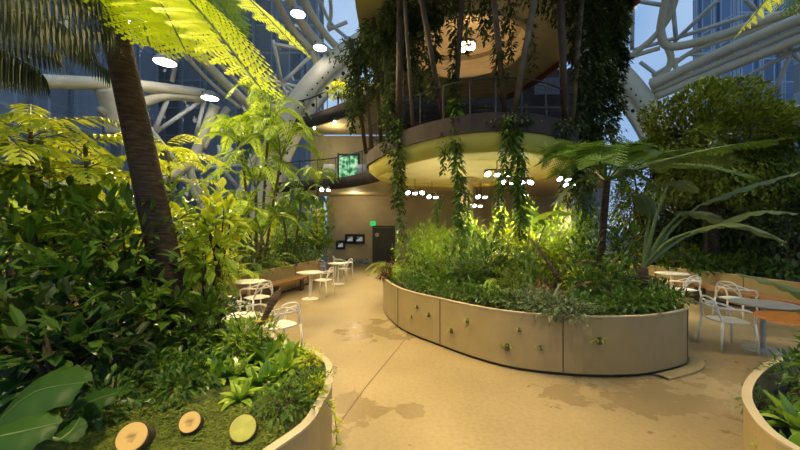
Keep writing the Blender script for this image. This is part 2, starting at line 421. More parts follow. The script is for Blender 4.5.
# the great arch where the second sphere joins
AC, AY = V((3.6, 17.5, 2.2)), 17.5
def arcring(r0, r1, y0, y1, a0=-.10, a1=PI+.10, n=72):
    mb = MB(); vs = []; fs = []
    for i in range(n+1):
        a = a0+(a1-a0)*i/n; c, s_ = math.cos(a), math.sin(a)
        for r, y in ((r0, y0), (r1, y0), (r1, y1), (r0, y1)): vs.append(V((AC.x+r*c, y, AC.z+r*s_)))
    for i in range(n):
        for j in range(4): fs.append((i*4+j, i*4+(j+1) % 4, (i+1)*4+(j+1) % 4, (i+1)*4+j))
    mb.add(vs, fs); return mb
ar = trim(arcring(10.3, 11.25, 17.1, 17.9), 'steel_cream')
fl1 = trim(arcring(9.75, 10.35, 17.3, 17.5), 'steel_cream')
hb = MB()
for i in range(170):
    a = PI*i/170
    for r, hr in ((10.5, .05), (10.05, .10)):
        if r < 10.3 and i % 3: continue
        if r > 10.3 and i % 2: continue
        y = 17.09 if r > 10.3 else 17.29
        c = V((AC.x+r*math.cos(a), y, AC.z+r*math.sin(a)))
        hb.add([c+V((hr*math.cos(t*PI/4), 0, hr*math.sin(t*PI/4))) for t in range(8)]+[c+V((hr*math.cos(t*PI/4), .02, hr*math.sin(t*PI/4))) for t in range(8)],
               [tuple(range(8)), tuple(range(8, 16))[::-1]]+[(t, (t+1) % 8, 8+(t+1) % 8, 8+t) for t in range(8)])
hb.build('bolt_hole_pattern', 'hole', ar)

# the core building behind: ground floor wall, slabs, upper walls
struct('wall_back', MB().box((2.6, 19.8, 1.925), (13.6, .4, 3.85)), 'wall_tan')
edge1 = bez([(-6.6, 17.4, 0), (-4.9, 16.6, 0), (-3, 15.8, 0), (-1.6, 14.4, 0), (-.75, 13.1, 0)], 6)
struct('ceiling', prism([(p.x, p.y) for p in edge1]+[(-.6, 13.4), (1.1, 14.4), (3, 14.4), (4.8, 13.4), (5.5, 11.6), (6.4, 11.4), (8.5, 14), (9.6, 16), (9.4, 19.6), (-4.5, 19.6)], 3.85, 3.97), 'ceiling_tan')
def wallstrip(pts, z0, z1, th=.12):
    mb = MB(); n = len(pts)
    for i in range(n):
        a = pts[max(i-1, 0)]; b = pts[min(i+1, n-1)]; d = V((b[0]-a[0], b[1]-a[1], 0)).normalized(); nn = V((-d.y, d.x, 0))*th/2
        p = V((pts[i][0], pts[i][1], 0))
        mb.v += [p+nn+V((0, 0, z0)), p-nn+V((0, 0, z0)), p-nn+V((0, 0, z1)), p+nn+V((0, 0, z1))]
    for i in range(n-1):
        for j in range(4): mb.f.append((i*4+j, i*4+(j+1) % 4, (i+1)*4+(j+1) % 4, (i+1)*4+j))
    mb.f += [(3, 2, 1, 0), ((n-1)*4, (n-1)*4+1, (n-1)*4+2, (n-1)*4+3)]
    return mb
trim(wallstrip(edge1, 3.8, 4.3), 'fascia_dark')
struct('floor_upper', prism([(p.x, p.y) for p in edge1]+[(-.6, 13.4), (1.1, 14.4), (3, 14.4), (4.8, 13.4), (5.5, 11.6), (6.4, 11.4), (8.5, 14), (9.6, 16), (9.4, 19), (-4.5, 19)], 3.98, 4.25), 'fascia_dark')
struct('wall_upper', MB().box((2.2, 18.4, 5.6), (14.0, .3, 2.7)), 'wall_tan')
edge2 = bez([(-6.8, 17.6, 0), (-4.8, 17.0, 0), (-3.4, 15.9, 0), (-2.2, 14.8, 0), (-1.2, 13.4, 0), (-.8, 12, 0)], 6)
struct('ceiling_upper', prism([(p.x, p.y) for p in edge2]+[(0, 12), (0, 18.2), (-6, 18.2)], 7.0, 7.12), 'ceiling_tan')
trim(wallstrip(edge2, 6.95, 7.55), 'fascia_dark')
struct('floor_top', prism([(p.x, p.y) for p in edge2]+[(0, 12), (0, 18.2), (-6, 18.2)], 7.13, 7.4), 'fascia_dark')
# the vaulted ceiling over the round platform with its wooden dome recess
RC = V((2.2, 11.3)); RR = 1.95
outer = bez([(-1.2, 10, 0), (-1, 13, 0), (0, 14.8, 0), (1.85, 15.7, 0), (4.5, 15.3, 0), (5.3, 13.9, 0), (5.7, 12, 0), (5.9, 11, 0), (6.1, 9, 0), (5.5, 7, 0), (4, 5.8, 0), (2, 5.4, 0), (0, 6, 0), (-1, 7.8, 0)], 6, True)
def ring_slab(outer, c, r, z0, z1):
    mb = MB(); n = len(outer); vs = []; fs = []
    for p in outer:
        a = math.atan2(p.y-c.y, p.x-c.x); q = V((c.x+r*math.cos(a), c.y+r*math.sin(a)))
        vs += [V((p.x, p.y, z0)), V((p.x, p.y, z1)), V((q.x, q.y, z1)), V((q.x, q.y, z0))]
    for i in range(n):
        j = (i+1) % n
        for m in range(4): fs.append((i*4+m, i*4+(m+1) % 4, j*4+(m+1) % 4, j*4+m))
    mb.add(vs, fs); return mb
cv = struct('ceiling_vault', ring_slab(outer, RC, RR, 7.9, 8.3), 'ceiling_tan')
trim(wallstrip([(p.x, p.y) for p in outer[24:50]], 7.72, 8.3, .14), 'red_band')
struct('wall_vault', MB().box((4.4, 16.6, 8.6), (10.6, .2, 2.2)), 'fascia_dark')
# dark glazed screen wall at the back of the platform level
sc = MB()
for i in range(9): sc.box((.2+i*.95, 15.8+.02*i, 6.0), (.10, .10, 3.6))
for z in (4.6, 6.9, 7.6): sc.box((4.0, 15.85, z), (8.2, .08, .09))
struct('window_2', sc, 'strut_brown')
struct('wall_screen', MB().box((4.2, 16.3, 5.9), (9.6, .1, 3.3)), 'fascia_dark')
struct('window_3', MB().box((6.95, 15.72, 8.55), (1.5, .06, .8)), 'window_night')

# door, exit sign and screens on the back wall
d1 = struct('door_1', MB().box((-.93, 19.56, 1.02), (1.15, .08, 2.04)), 'door_dark')
fr = MB(); fr.box((-1.54, 19.56, 1.05), (.08, .10, 2.1)); fr.box((-.32, 19.56, 1.05), (.08, .10, 2.1)); fr.box((-.93, 19.56, 2.10), (1.3, .10, .09)); fr.build('door_frame', 'metal_dark', d1)
MB().box((-.45, 19.48, 1.0), (.04, .06, .25)).build('door_handle', 'metal_grey', d1)
pl = MB(); pl.tube([(-1.32, 19.53, 1.62), (-1.32, 19.50, 1.62)], .12, 20); o = pl.build('door_sign', 'planter_rim', d1)
# ================================================================== FIXTURES AND FURNITURE
# round platform
PTOP = bez([(-1.13, 11.6, 0), (-.58, 9.9, 0), (0, 8.78, 0), (.70, 7.96, 0), (1.53, 7.41, 0), (2.36, 7.29, 0), (3.3, 7.55, 0), (4.4, 8.43, 0), (5.1, 9.8, 0), (5.3, 11.4, 0), (4.6, 13.2, 0), (3, 14.2, 0), (1.1, 14.2, 0), (-.5, 13.2, 0)], 6, True)
pc = V((2.1, 10.8, 0))
def inset(P, c, d): return [p+(c-p).normalized()*d for p in P]
def loft(rows, closed=True, cap0=False, cap1=False):
    mb = MB(); n = len(rows[0]); vs = [V(p) for r in rows for p in r]; fs = []
    for i in range(len(rows)-1):
        for j in range(n if closed else n-1):
            fs.append((i*n+j, i*n+(j+1) % n, (i+1)*n+(j+1) % n, (i+1)*n+j))
    if cap0: fs.append(tuple(range(n))[::-1])
    if cap1: fs.append(tuple((len(rows)-1)*n+j for j in range(n)))
    mb.add(vs, fs); return mb
def lift(P, z): return [V((p.x, p.y, z)) for p in P]
plat = empty('viewing_platform', (2.1, 10.8, 3.6), 'large round overhanging platform with a dark rim and yellow lit underside above the central planter', 'platform')
def under(mb, o): mb.v = [v-V(o.location) for v in mb.v]; return mb
under(loft([lift(PTOP, 4.02), lift(PTOP, 4.43), lift(inset(PTOP, pc, .12), 4.43), lift(inset(PTOP, pc, .12), 4.3)], cap1=True), plat).build('rim', 'fascia_dark', plat)
under(loft([lift(inset(PTOP, pc, .06), 4.03), lift(inset(PTOP, pc, .10), 3.86), lift(inset(PTOP, pc, .28), 3.72), lift(inset(PTOP, pc, .34), 3.66), lift(inset(PTOP, pc, .44), 3.66), lift(inset(PTOP, pc, .46), 3.78)], cap1=False), plat).build('soffit_ring', 'soffit_bounce_yellow', plat, smooth=True)
under(loft([lift(inset(PTOP, pc, .40), 3.78), lift(inset(PTOP, pc, .40), 3.84)], cap0=True, cap1=True), plat).build('underside', 'soffit_bounce_pale', plat)
rail = empty('platform_railing', (2.1, 10.8, 4.43), 'dark mesh railing with handrail round the edge of the overhanging platform', 'railing')
RP = inset(PTOP, pc, .08)
under(MB().tube(lift(RP, 5.2)+[lift(RP, 5.2)[0]], .018, 6), rail).build('handrail', 'metal_dark', rail)
w = MB()
for j in range(1, 9): w.tube(lift(RP, 4.43+j*.085)+[lift(RP, 4.43+j*.085)[0]], .0035, 3)
under(w, rail).build('wire_mesh', 'metal_dark', rail)
for i in range(0, len(RP), 4): under(MB().tube([V((RP[i].x, RP[i].y, 4.43)), V((RP[i].x, RP[i].y, 5.2))], .018, 6), rail).build('post', 'metal_dark', rail)

# wooden dome recess with its lamp
rec = empty('ceiling_dome', (RC.x, RC.y, 7.9), 'round recessed wooden dome glowing orange in the ceiling above the platform', 'ceiling dome')
MB().lathe([(1.97, -.06), (1.97, .0), (1.9, -.06), (1.85, .25), (1.75, .5), (1.52, .55), (1.42, .72), (1.1, .95), (.6, 1.08), (.0, 1.12)], 48).build('wooden_shell', 'dome_wood', rec, smooth=False)
MB().lathe([(2.03, -.02), (2.03, -.08), (1.93, -.08), (1.93, -.02)], 48).build('rim', 'dome_wood', rec)
rl = empty('dome_lamp', (RC.x, RC.y, 7.96), 'bright round lamp hanging inside the wooden ceiling dome', 'lamp')
MB().lathe([(0, .0), (.30, .0), (.30, .06), (0, .06)], 24).build('diffuser', 'lamp_dome', rl)
MB().lathe([(0, .07), (.34, .07), (.34, .14), (.1, .2), (.03, .25), (.03, .9), (0, .9)], 24).build('housing', 'metal_dark', rl)

# column carrying the slab
c1 = tag(MB().lathe([(.27, 0), (.27, 3.76)], 32, (2.35, 12.2, 0)).build('column', 'wall_tan', smooth=True), kind='structure')
c2 = tag(MB().lathe([(.12, 0), (.12, 3.76)], 24, (gx(568, 11.5).x, 11.5, 0)).build('column', 'wall_tan', smooth=True), kind='structure')

# struts rising from the platform edge
ST = [((366, 152, 11.6), (345, -8, 10.2), .09, 0), ((372, 148, 11.0), (359, -8, 9.8), .08, 1), ((381, 142, 10.2), (372, -8, 9.4), .09, 0), ((388, 138, 9.7), (382, -8, 9), .06, 1),
      ((399, 130, 9.0), (401, -8, 8.2), .13, 0), ((413, 124, 8.6), (404, -8, 8.0), .06, 1), ((444, 116, 8.2), (420, -8, 7.6), .08, 0), ((454, 114, 8.1), (463, -8, 7.6), .08, 0),
      ((505, 110, 7.5), (493, -8, 7.0), .08, 0), ((514, 110, 7.5), (536, -8, 7.0), .09, 1), ((565, 118, 8.2), (560, -8, 7.6), .11, 0), ((572, 120, 8.4), (582, -8, 7.9), .08, 1),
      ((590, 135, 9.3), (600, -8, 8.5), .10, 0), ((600, 140, 10), (612, -8, 9), .08, 0)]
S = []
for a, b, r, m in ST:
    A, B = at(*a), at(*b); A.z = min(A.z, 4.5)
    B = A+(B-A)*min(1.15, (7.84-A.z)/(B.z-A.z))
    t = tag(MB().tube([A, (A+B)/2+V((0, 0, 0)), B], [r*.75, r*.75, r*.8], 10).build('leaning_strut', 'strut_pale' if m else 'strut_brown', smooth=True))
    t['px'] = a[0]; S.append(t)
for i, t in enumerate(S):
    tag(t, ('pale' if ST[i][3] else 'brown')+' strut leaning up from the platform rim into the vines, %s from the left' % ORD[i].replace('leftmost', 'first'), 'strut', 'struts above the platform'); del t['px']

# high lamps under the dome
LAMPS = [(298, 13, .30), (320, 47, .30), (210, 97, .32), (165, 61, .36), (133, 22, .2), (715, 88, .3), (793, 122, .2)]
LN = ['first lamp under the steel arcs left of the vine curtain, upper one', 'lamp under the steel arcs left of the vine curtain, lower one', 'lamp at the steel joint above the palm clump', 'lamp just below the bright fern fronds', 'small lamp right beside the top of the leaning fern trunk', 'lamp above the bushy tree at the right', 'small lamp at the right edge under the dome']
LP = []
for (u, v, r), nm in zip(LAMPS, LN):
    p = ondome(u, v, DR-1.0); LP.append(p)
    e = empty('flood_lamp', p, 'glaring white '+nm, 'lamp', 'flood lamps under the dome')
    MB().lathe([(0, -.05), (r, -.05), (r, .02), (0, .02)], 24).build('diffuser', 'lamp_white', e)
    MB().lathe([(0, .25), (r*.6, .22), (r*1.08, .02), (r*1.08, -.06), (r*1.04, -.06), (r*1.02, .03), (0, .03)], 24).build('housing', 'metal_grey', e)
    q = (DC-p).normalized()
    MB().tube([(0, 0, .2), tuple(-q*.9+V((0, 0, .1)))], .03, 6).build('bracket', 'metal_dark', e)

# clusters of small spotlights under the slab
CL = [(325, 189, 14.0, 2, 4.1), (415, 192, 12.5, 3, 3.85), (432, 196, 13.2, 2, 3.85), (481, 196, 12.8, 2, 3.85), (497, 173, 9.2, 3, 3.78), (517, 181, 9.8, 4, 3.78), (521, 194, 11.5, 2, 3.78), (563, 178, 10.4, 2, 3.78), (569, 184, 10.8, 2, 3.78), (477, 205, 15, 2, 3.85)]
CP = []
E = []
for u, v, Y, n, ztop in CL:
    p = at(u, v, Y); CP.append(p); e = empty('spotlight_cluster', p); E.append(e)
    MB().tube([(0, 0, .08), (0, 0, max(.1, ztop-p.z))], .012, 6).build('rod', 'metal_dark', e)
    MB().box((0, 0, .09), (.28*(n-1)+.04, .03, .03)).build('bar', 'metal_dark', e)
    for i in range(n):
        x = (i-(n-1)/2)*.28; h = MB().lathe([(0, .08), (.05, .08), (.085, -.02), (.09, -.09)], 14).build('lamp_head', 'metal_grey', e); h.location = (x, 0, .02); h.rotation_euler = (-.75+(i % 2)*.35, (i-1)*.3, 0)
        MB().lathe([(0, -.085), (.082, -.085), (.082, -.07), (0, -.07)], 14).build('lens', 'lamp_small', h)
ordlab(E, 'small white spotlight cluster hanging', 'spotlight', 'spotlight clusters under the slab', 'under the low ceiling')

# screens on the back wall
for (u, v, w_, h_), nm in zip([(340.5, 245, .52, .52), (350, 239, .58, .56), (359.5, 239, .62, .56)], ['small dark screen, lowest of the three on the tan back wall', 'dark screen in the middle of the three on the tan back wall', 'dark screen nearest the door of the three on the tan back wall']):
    p = at(u, v, 19.5); e = empty('wall_screen', p, nm, 'screen', 'screens on the back wall')
    MB().box((0, .02, 0), (w_, .08, h_)).build('frame', 'black', e); MB().box((0, -.025, 0), (w_*.55, .012, h_*.45)).build('display', 'screen_grey', e)
e = empty('exit_sign', at(373, 223.5, 19.5), 'small glowing green exit sign beside the dark door', 'sign')
MB().box((0, 0, 0), (.30, .05, .26)).build('panel', 'exit_green', e)
mb = MB(); mb.box((-.04, -.03, .0), (.03, .01, .13)); mb.box((.05, -.03, -.01), (.08, .01, .025)); mb.box((-.01, -.03, .02), (.10, .01, .02)); mb.build('pictogram', 'planter_rim', e)
e = tag(MB().box((*at(357, 260, 19.3).xy, .14), (1.25, .3, .24)).build('striped_barrier', 'striped'), 'low dark striped barrier on the floor below the wall screens', 'barrier')
# upper mezzanine
e = empty('plant_cabinet', at(349, 168, 16.9), 'glowing green glass plant cabinet with black frame on the mezzanine', 'cabinet')
MB().box((0, 0, .05), (.95, .30, 1.05)).build('glowing_pane', 'vitrine_green', e)
mb = MB()
for x in (-.5, .5): mb.box((x, 0, 0), (.07, .4, 1.4))
for z in (.62, -.55): mb.box((0, 0, z), (1.0, .4, .08))
mb.build('frame', 'black', e)
for u, nm in ((329.5, 'white round lounge chair left of the glowing green cabinet'), (363, 'white round lounge chair right of the glowing green cabinet')):
    e = empty('lounge_chair', gx(u, 16.4, 4.27), nm, 'chair', 'lounge chairs on the mezzanine', sc=.72)
    MB().lathe([(0, .35), (.25, .33), (.42, .5), (.46, .8), (.38, 1.05), (.34, 1.05), (.40, .8), (.34, .52), (0, .45)], 20).build('shell', 'white_plastic', e, smooth=True)
    MB().lathe([(.02, .35), (.03, .03), (.28, .0), (.28, -.01), (0, -.01)], 16).build('base', 'metal_grey', e)
e = empty('mezzanine_railing', (-3, 15.5, 4.3), 'thin dark railing along the mezzanine edge in front of the tan upper wall', 'railing')
EP = [V((p.x, p.y, 0)) for p in edge1]
under(MB().tube(lift(EP, 5.25), .025, 6), e).build('handrail', 'metal_dark', e)
for i in range(0, len(EP), 3): under(MB().tube([V((EP[i].x, EP[i].y, 4.3)), V((EP[i].x, EP[i].y, 5.25))], .015, 6), e).build('post', 'metal_dark', e)
e = empty('gallery_railing', (-3, 15.5, 7.5), 'dark railing round the top gallery below the perforated arch', 'railing')
EP = [V((p.x, p.y, 0)) for p in edge2]
under(MB().tube(lift(EP, 8.4), .03, 6), e).build('handrail', 'metal_dark', e)
for i in range(0, len(EP), 3): under(MB().tube([V((EP[i].x, EP[i].y, 7.5)), V((EP[i].x, EP[i].y, 8.4))], .02, 6), e).build('post', 'metal_dark', e)
e = empty('track_light', (0, 0, 0), 'thin ceiling rail with two small glowing spots under the gallery slab', 'lamp')
A, B = V((-4.6, 16.9, 6.93)), V((-1.7, 14.6, 6.93))
MB().tube([A, B], .03, 6).build('rail', 'ceiling_tan', e)
for t in (.15, .55): MB().lathe([(0, 0), (.05, 0), (.05, .08), (0, .08)], 12, tuple(A.lerp(B, t)-V((0, 0, .1)))).build('spot', 'lamp_small', e)

# ------------------------------------------------------------------ tables, chairs, benches
def table(p, r, mat, label, rz=0):
    e = empty('cafe_table', p, label, 'table')
    MB().lathe([(0, .715), (r-.03, .715), (r, .722), (r, .738), (r-.008, .742), (0, .742)], 40).build('tabletop', mat, e)
    bm_ = 'table_white' if mat != 'table_metal' else 'table_metal'
    MB().lathe([(.035, .715), (.035, .02)], 16).build('column', bm_, e, smooth=True)
    MB().lathe([(0, .02), (.05, .03), (r*.62, .012), (r*.64, .006), (r*.64, 0), (0, 0)], 32).build('base', bm_, e)
    return e
def tp(u, v): p = gh(u, v, .74); return (p.x, p.y, 0)
table(tp(249, 281), .36, 'table_white', 'white round table beside the wooden bench, behind the white chair nearest the bench')
table(tp(233, 318), .36, 'table_white', 'white round table half hidden behind the planted driftwood at left')
table(tp(310, 272), .36, 'table_white', 'white round table by the bench end with a white chair on its right')
table(tp(338, 263), .34, 'table_white', 'small far white table in front of the wall screens')
table(tp(763, 303), .40, 'table_metal', 'grey metal round table beside the large wooden table at right')
table(tp(672, 273), .38, 'table_white', 'white round table by the rear planter at right, behind a white chair')
table((5.28, 4.40, 0), .50, 'wood_table', 'round brown wooden table cut by the right edge of the view')
def arc3(P, r, n=8): return MB().tube(bez(P, 6), r, n)
def make_chair():
    e = empty('armchair')
    s_ = MB(); K = 24; rows = []
    for (sc, z) in ((0, .452), (.6, .455), (.93, .462), (1, .455), (.98, .437), (0, .43)):
        row = []
        for k_ in range(K):
            a = 2*PI*k_/K; c, s2 = math.cos(a), math.sin(a)
            q = (abs(c)**4+abs(s2)**4)**-.25
            row.append(V((.235*q*c*sc, .225*q*s2*sc, z)))
        rows.append(row)
    for r_ in rows: s_.v += r_
    for i in range(len(rows)-1):
        for j in range(K): s_.f.append((i*K+j, (i+1)*K+j, (i+1)*K+(j+1) % K, i*K+(j+1) % K))
    s_.build('seat', 'white_plastic', e)
    for sx in (-1, 1):
        for sy in (-1, 1):
            MB().tube([(sx*.265, sy*.25, 0), (sx*.235, sy*.215, .45)], [.014, .021], 8).build('leg', 'white_plastic', e, smooth=True)
    arc3([(-.23, -.21, .44), (-.20, -.25, .62), (-.14, -.28, .78), (0, -.29, .82), (.14, -.28, .78), (.20, -.25, .62), (.23, -.21, .44)], .015).build('back_arch', 'white_plastic', e, smooth=True)
    arc3([(-.235, .21, .44), (-.27, .19, .60), (-.275, .05, .66), (-.26, -.13, .67), (-.17, -.25, .68), (0, -.29, .68), (.17, -.25, .68), (.26, -.13, .67), (.275, .05, .66), (.27, .19, .60), (.235, .21, .44)], .016).build('armrest_loop', 'white_plastic', e, smooth=True)
    for s3 in (-1, 1):
        arc3([(s3*.265, -.05, .665), (s3*.20, -.22, .74), (s3*.05, -.29, .76), (-s3*.10, -.28, .68), (-s3*.19, -.24, .56), (-s3*.21, -.2, .45)], .012).build('crossing_rib', 'white_plastic', e, smooth=True)
    return e
def gp(u, Y): return ((u-400)/FPX*Y, Y, 0)
CH = [(gp(257, 7.35), 1.0, 'white armchair at the bench table, with its back to the camera'),
      (gp(246, 5.75), -.5, 'white armchair behind the driftwood, next to the half hidden table at left'),
      (gp(279, 5.2), .9, 'white armchair just behind the near left planter rim, partly hidden by leaves'),
      (gp(323, 9.9), 1.3, 'white armchair facing the bench at the round table in the left middle distance'),
      (gp(344, 12.8), 1.2, 'far white armchair in front of the wall screens, nearer of the two there'),
      (gp(340, 14.2), -1.2, 'farthest white armchair, close to the wall screens'),
      (gp(318, 13.6), -1.6, 'far white armchair between the bench end and the far table'),
      (gp(683, 8.3), .15, 'white armchair seen from behind at the rear white table at right'),
      (gp(735, 7.2), -1.25, 'white armchair behind the grey metal table, side on'),
      (gp(727, 5.5), -1.75, 'nearest white armchair at right, in front of the grey metal table')]
ch0 = make_chair()
for i, (p, rz, lb) in enumerate(CH):
    c = ch0 if i == 0 else copy_tree(ch0)
    c.location = p; c.rotation_euler = (0, 0, rz); tag(c, lb, 'chair', 'white cafe armchairs')

def bench(pts, z, width, name, label, off):
    B = bez(pts, 6); n = len(B); e = empty(name, (B[0].x, B[0].y, 0), label, 'bench')
    mb = wallstrip([(p.x-B[0].x, p.y-B[0].y) for p in B], z-.05, z, width); mb.build('seat', 'wood_bench', e)
    for i in range(1, n, 5):
        p = B[i]-B[0]; MB().box((p.x, p.y, (z-.05)/2), (.06, width*.7, z-.05)).build('support', 'metal_dark', e)
    return e
# ================================================================== PLANTERS
def offset(P, d):
    n = len(P); out = []
    for i in range(n):
        t = (P[(i+1) % n]-P[i-1]); t.z = 0; t.normalize(); out.append(P[i]+V((t.y, -t.x, 0))*d)
    return out
SOILS = {}
def planter(ctrl, h, label, seams, soil_z, soil_label, soilmat='soil', bump=.05, sub=6, mound=0.0, rimw=.035):
    P = bez([(x, y, 0) for x, y in ctrl], sub, True)
    ar = sum(P[i].x*P[(i+1) % len(P)].y-P[(i+1) % len(P)].x*P[i].y for i in range(len(P)))
    if ar < 0: P = P[::-1]
    P = [p for p in P]
    c = sum(P, V((0, 0, 0)))/len(P)
    e = empty('planter', (c.x, c.y, 0), label, 'planter')
    I = offset(P, -.04)
    under(loft([lift(P, .045), lift(P, h), lift(I, h), lift(I, soil_z-.15)]), e).build('wall', 'planter', e, smooth=False)
    under(loft([lift(offset(P, .006), h-.004), lift(offset(P, .008), h+.012), lift(offset(P, -rimw-.012), h+.012), lift(offset(P, -rimw-.01), h-.004)]), e).build('rim', 'planter_rim', e)
    under(loft([lift(offset(P, -.03), 0), lift(offset(P, -.03), .06)]), e).build('plinth', 'reveal', e)
    for u, Y in seams:
        q = V(((u-400)/FPX*Y, Y, 0)); i = min(range(len(P)), key=lambda i: (P[i]-q).length)
        t = (P[(i+1) % len(P)]-P[i-1]).normalized(); s_ = P[i]+V((t.y, -t.x, 0))*.002-c
        MB().box((s_.x, s_.y, (h+.05)/2), (.014, .012, h-.06), math.atan2(t.y, t.x)).build('panel_seam', 'seam', e)
    S = offset(P, -.045); rows = []
    K = 14
    for k_ in range(K+1):
        f = 1-k_/K*.999; row = []
        for p in S:
            q = c+(p-c)*f
            z = soil_z+mound*(1-f*f)+(noise.noise(V((q.x*1.4, q.y*1.4, 3.1)))*bump*2 if k_ else -.02)
            row.append(V((q.x, q.y, z)))
        rows.append(row)
    o = loft(rows).build('soil', soilmat, smooth=True); SOILS[label] = o; tag(o, soil_label, 'soil', kind='stuff')
    return e, P
CP_ = [(-.41, 8.28), (-.04, 6.59), (.65, 5.52), (1.39, 4.715), (2.12, 4.42), (2.82, 4.365), (3.43, 4.49), (4.15, 4.89), (4.45, 5.7), (4.5, 7.0), (4.3, 8.6), (3.5, 10.2), (2.2, 10.9), (.8, 10.8), (-.2, 9.9)]
AP_ = [(-.61, 1.77), (-.50, 2.2), (-.52, 2.6), (-.66, 2.98), (-1.07, 3.35), (-1.8, 3.75), (-2.8, 4.0), (-4.2, 4.2), (-5.8, 4.0), (-6.6, 2.6), (-5.5, 1.2), (-3, .75), (-1.3, .95)]
BP_ = [(-8.0, 4.9), (-6.5, 5.4), (-5.2, 6.2), (-4.4, 7.2), (-4.0, 8.5), (-3.6, 10), (-3.2, 11.9), (-3.1, 13.2), (-4.0, 14.6), (-4.8, 16), (-5.2, 18), (-7, 17), (-9.4, 14), (-11, 10), (-11.3, 6.5), (-10, 4.9)]
DP_ = [(7.2, 13.6), (7.87, 11.9), (7.95, 10.3), (8.34, 8.86), (8.4, 7.05), (8.6, 5), (9.2, 3.2), (12, 2.6), (16, 3), (18.3, 7), (16.5, 12), (12.5, 15.2), (9.5, 15.6), (7.6, 15)]
EP_ = [(3.53, 3.02), (3.03, 2.82), (2.5, 2.46), (2.17, 2.12), (2.0, 1.75), (2.15, 1.3), (2.9, .95), (4.2, .9), (5.2, 1.6), (5.0, 2.6), (4.3, 3.05)]
plC, PC = planter(CP_, .78, 'large curved tan metal planter in the middle of the hall, under the platform', [(440, 5.5), (563, 4.4), (682, 4.8), (398, 6.6)], .68, 'dark soil filling the large central planter', mound=.08)
plA, PA = planter(AP_, .78, 'curved tan metal planter at lower left, holding the leaning fern trunk', [(332, 3.4)], .70, 'mossy soil of the near left planter around the cut logs', 'soil_moss', mound=.06)
plB, PB = planter(BP_, .78, 'long low planter wall at left behind the wooden bench', [(300, 11), (270, 9)], .70, 'dark soil of the long planter behind the left bench')
plD, PD = planter(DP_, .78, 'long tan planter wall at right behind the white armchairs', [(650, 10.5), (690, 9.4), (745, 8.3)], .70, 'dark soil of the long planter at the right rear')
plE, PE = planter(EP_, .78, 'tan metal planter at the lower right corner with a pale rim', [], .60, 'dark soil of the planter at the lower right corner', rimw=.03)
MB()
ix = [i for i in range(len(PC)) if PC[i].x > 3.3 and PC[i].y < 6.2]; ap = [offset(PC, d_) for d_ in (.18, .02)]
mb = loft([lift([ap[0][i] for i in ix], .0), lift([ap[0][i] for i in ix], .03), lift([ap[1][i] for i in ix], .03)], closed=False)
mb.build('floor_curb', 'planter', fl)
bench([(-5.1, 5.75), (-4.15, 6.95), (-3.72, 8.4), (-3.3, 9.9), (-2.95, 11.4)], .45, .40, 'bench', 'curved wooden bench running along the long left planter wall', .3)
bench([(7.45, 12.0), (7.6, 10.3), (8.0, 8.75), (8.05, 7.05), (8.25, 5.2)], .45, .40, 'bench', 'curved wooden bench along the right rear planter wall', .3)

# ================================================================== PLANT PARTS
def rv(rnd): 
    while 1:
        v = V((rnd.uniform(-1, 1), rnd.uniform(-1, 1), rnd.uniform(-1, 1)))
        if .05 < v.length < 1: return v
def foliage(rnd, c, rad, n, L, W, seg=2, shape=0, droop=.5, shell=.5, upb=.2, fold=.15, lump=.9):
    mb = MB(); c = V(c)
    for i in range(n):
        v = rv(rnd); v = v.normalized()*(v.length**shell)*(1+lump*noise.noise(v.normalized()*1.6+V((n*.37, L*9, 0))))
        p = c+V((v.x*rad[0], v.y*rad[1], v.z*rad[2]))
        d = (v.normalized()*.9+rv(rnd)*.8+V((0, 0, upb)))
        if d.length < .1: continue
        l = L*rnd.uniform(.65, 1.2)
        mb.leaf(p-d.normalized()*l*.3, d, l, W*l/L, V((0, 0, 1)) if abs(d.normalized().z) < .9 else V((1, 0, 0)), droop, fold, seg, shape)
    return mb
def branches(rnd, c, rad, n, r0, root=V((0, 0, 0)), r1=.004):
    mb = MB(); c = V(c)
    for i in range(n):
        v = rv(rnd)*.8; e_ = c+V((v.x*rad[0], v.y*rad[1], v.z*rad[2])); s_ = root+V((rnd.uniform(-1, 1), rnd.uniform(-1, 1), 0))*r0*1.5
        m_ = s_.lerp(e_, .5)+V((rnd.uniform(-.1, .1), rnd.uniform(-.1, .1), .08))*rad[0]
        mb.tube(bez([s_, m_, e_], 4), [r0+(r1-r0)*k_/8 for k_ in range(9)], 5)
    return mb
def shrub(name, r, h, n, L, W, mat, seed, shape=0, droop=.5, seg=2, stemmat='stem_brown', nb=7, low=.1, shell=.6, fold=.15, upb=.3):
    rnd = random.Random(seed); e = empty(name)
    c = (0, 0, low+(h-low)*.5); rad = (r, r, (h-low)*.5)
    foliage(rnd, c, rad, n, L, W, seg, shape, droop, shell, upb, fold).build('foliage', mat, e)
    branches(rnd, c, rad, nb, .012).build('stem', stemmat, e)
    return e
def rosette(name, n, L, W, mat, seed, shape=1, droop=1.2, elev=(.3, 1.3), seg=5, fold=.1):
    rnd = random.Random(seed); e = empty(name); mb = MB()
    for i in range(n):
        a = i*2.399+rnd.uniform(-.2, .2); el = rnd.uniform(*elev); l = L*rnd.uniform(.75, 1.1)
        d = V((math.cos(a)*math.cos(el), math.sin(a)*math.cos(el), math.sin(el)))
        mb.leaf(V((math.cos(a)*.02, math.sin(a)*.02, .02)), d, l, W, V((0, 0, 1)), droop*(1.2-el/1.6), fold, seg, shape)
    mb.build('leaves', mat, e)
    MB().tube([(0, 0, -.03), (0, 0, .05)], [.03, .02], 8).build('stem', 'stem_brown', e)
    return e
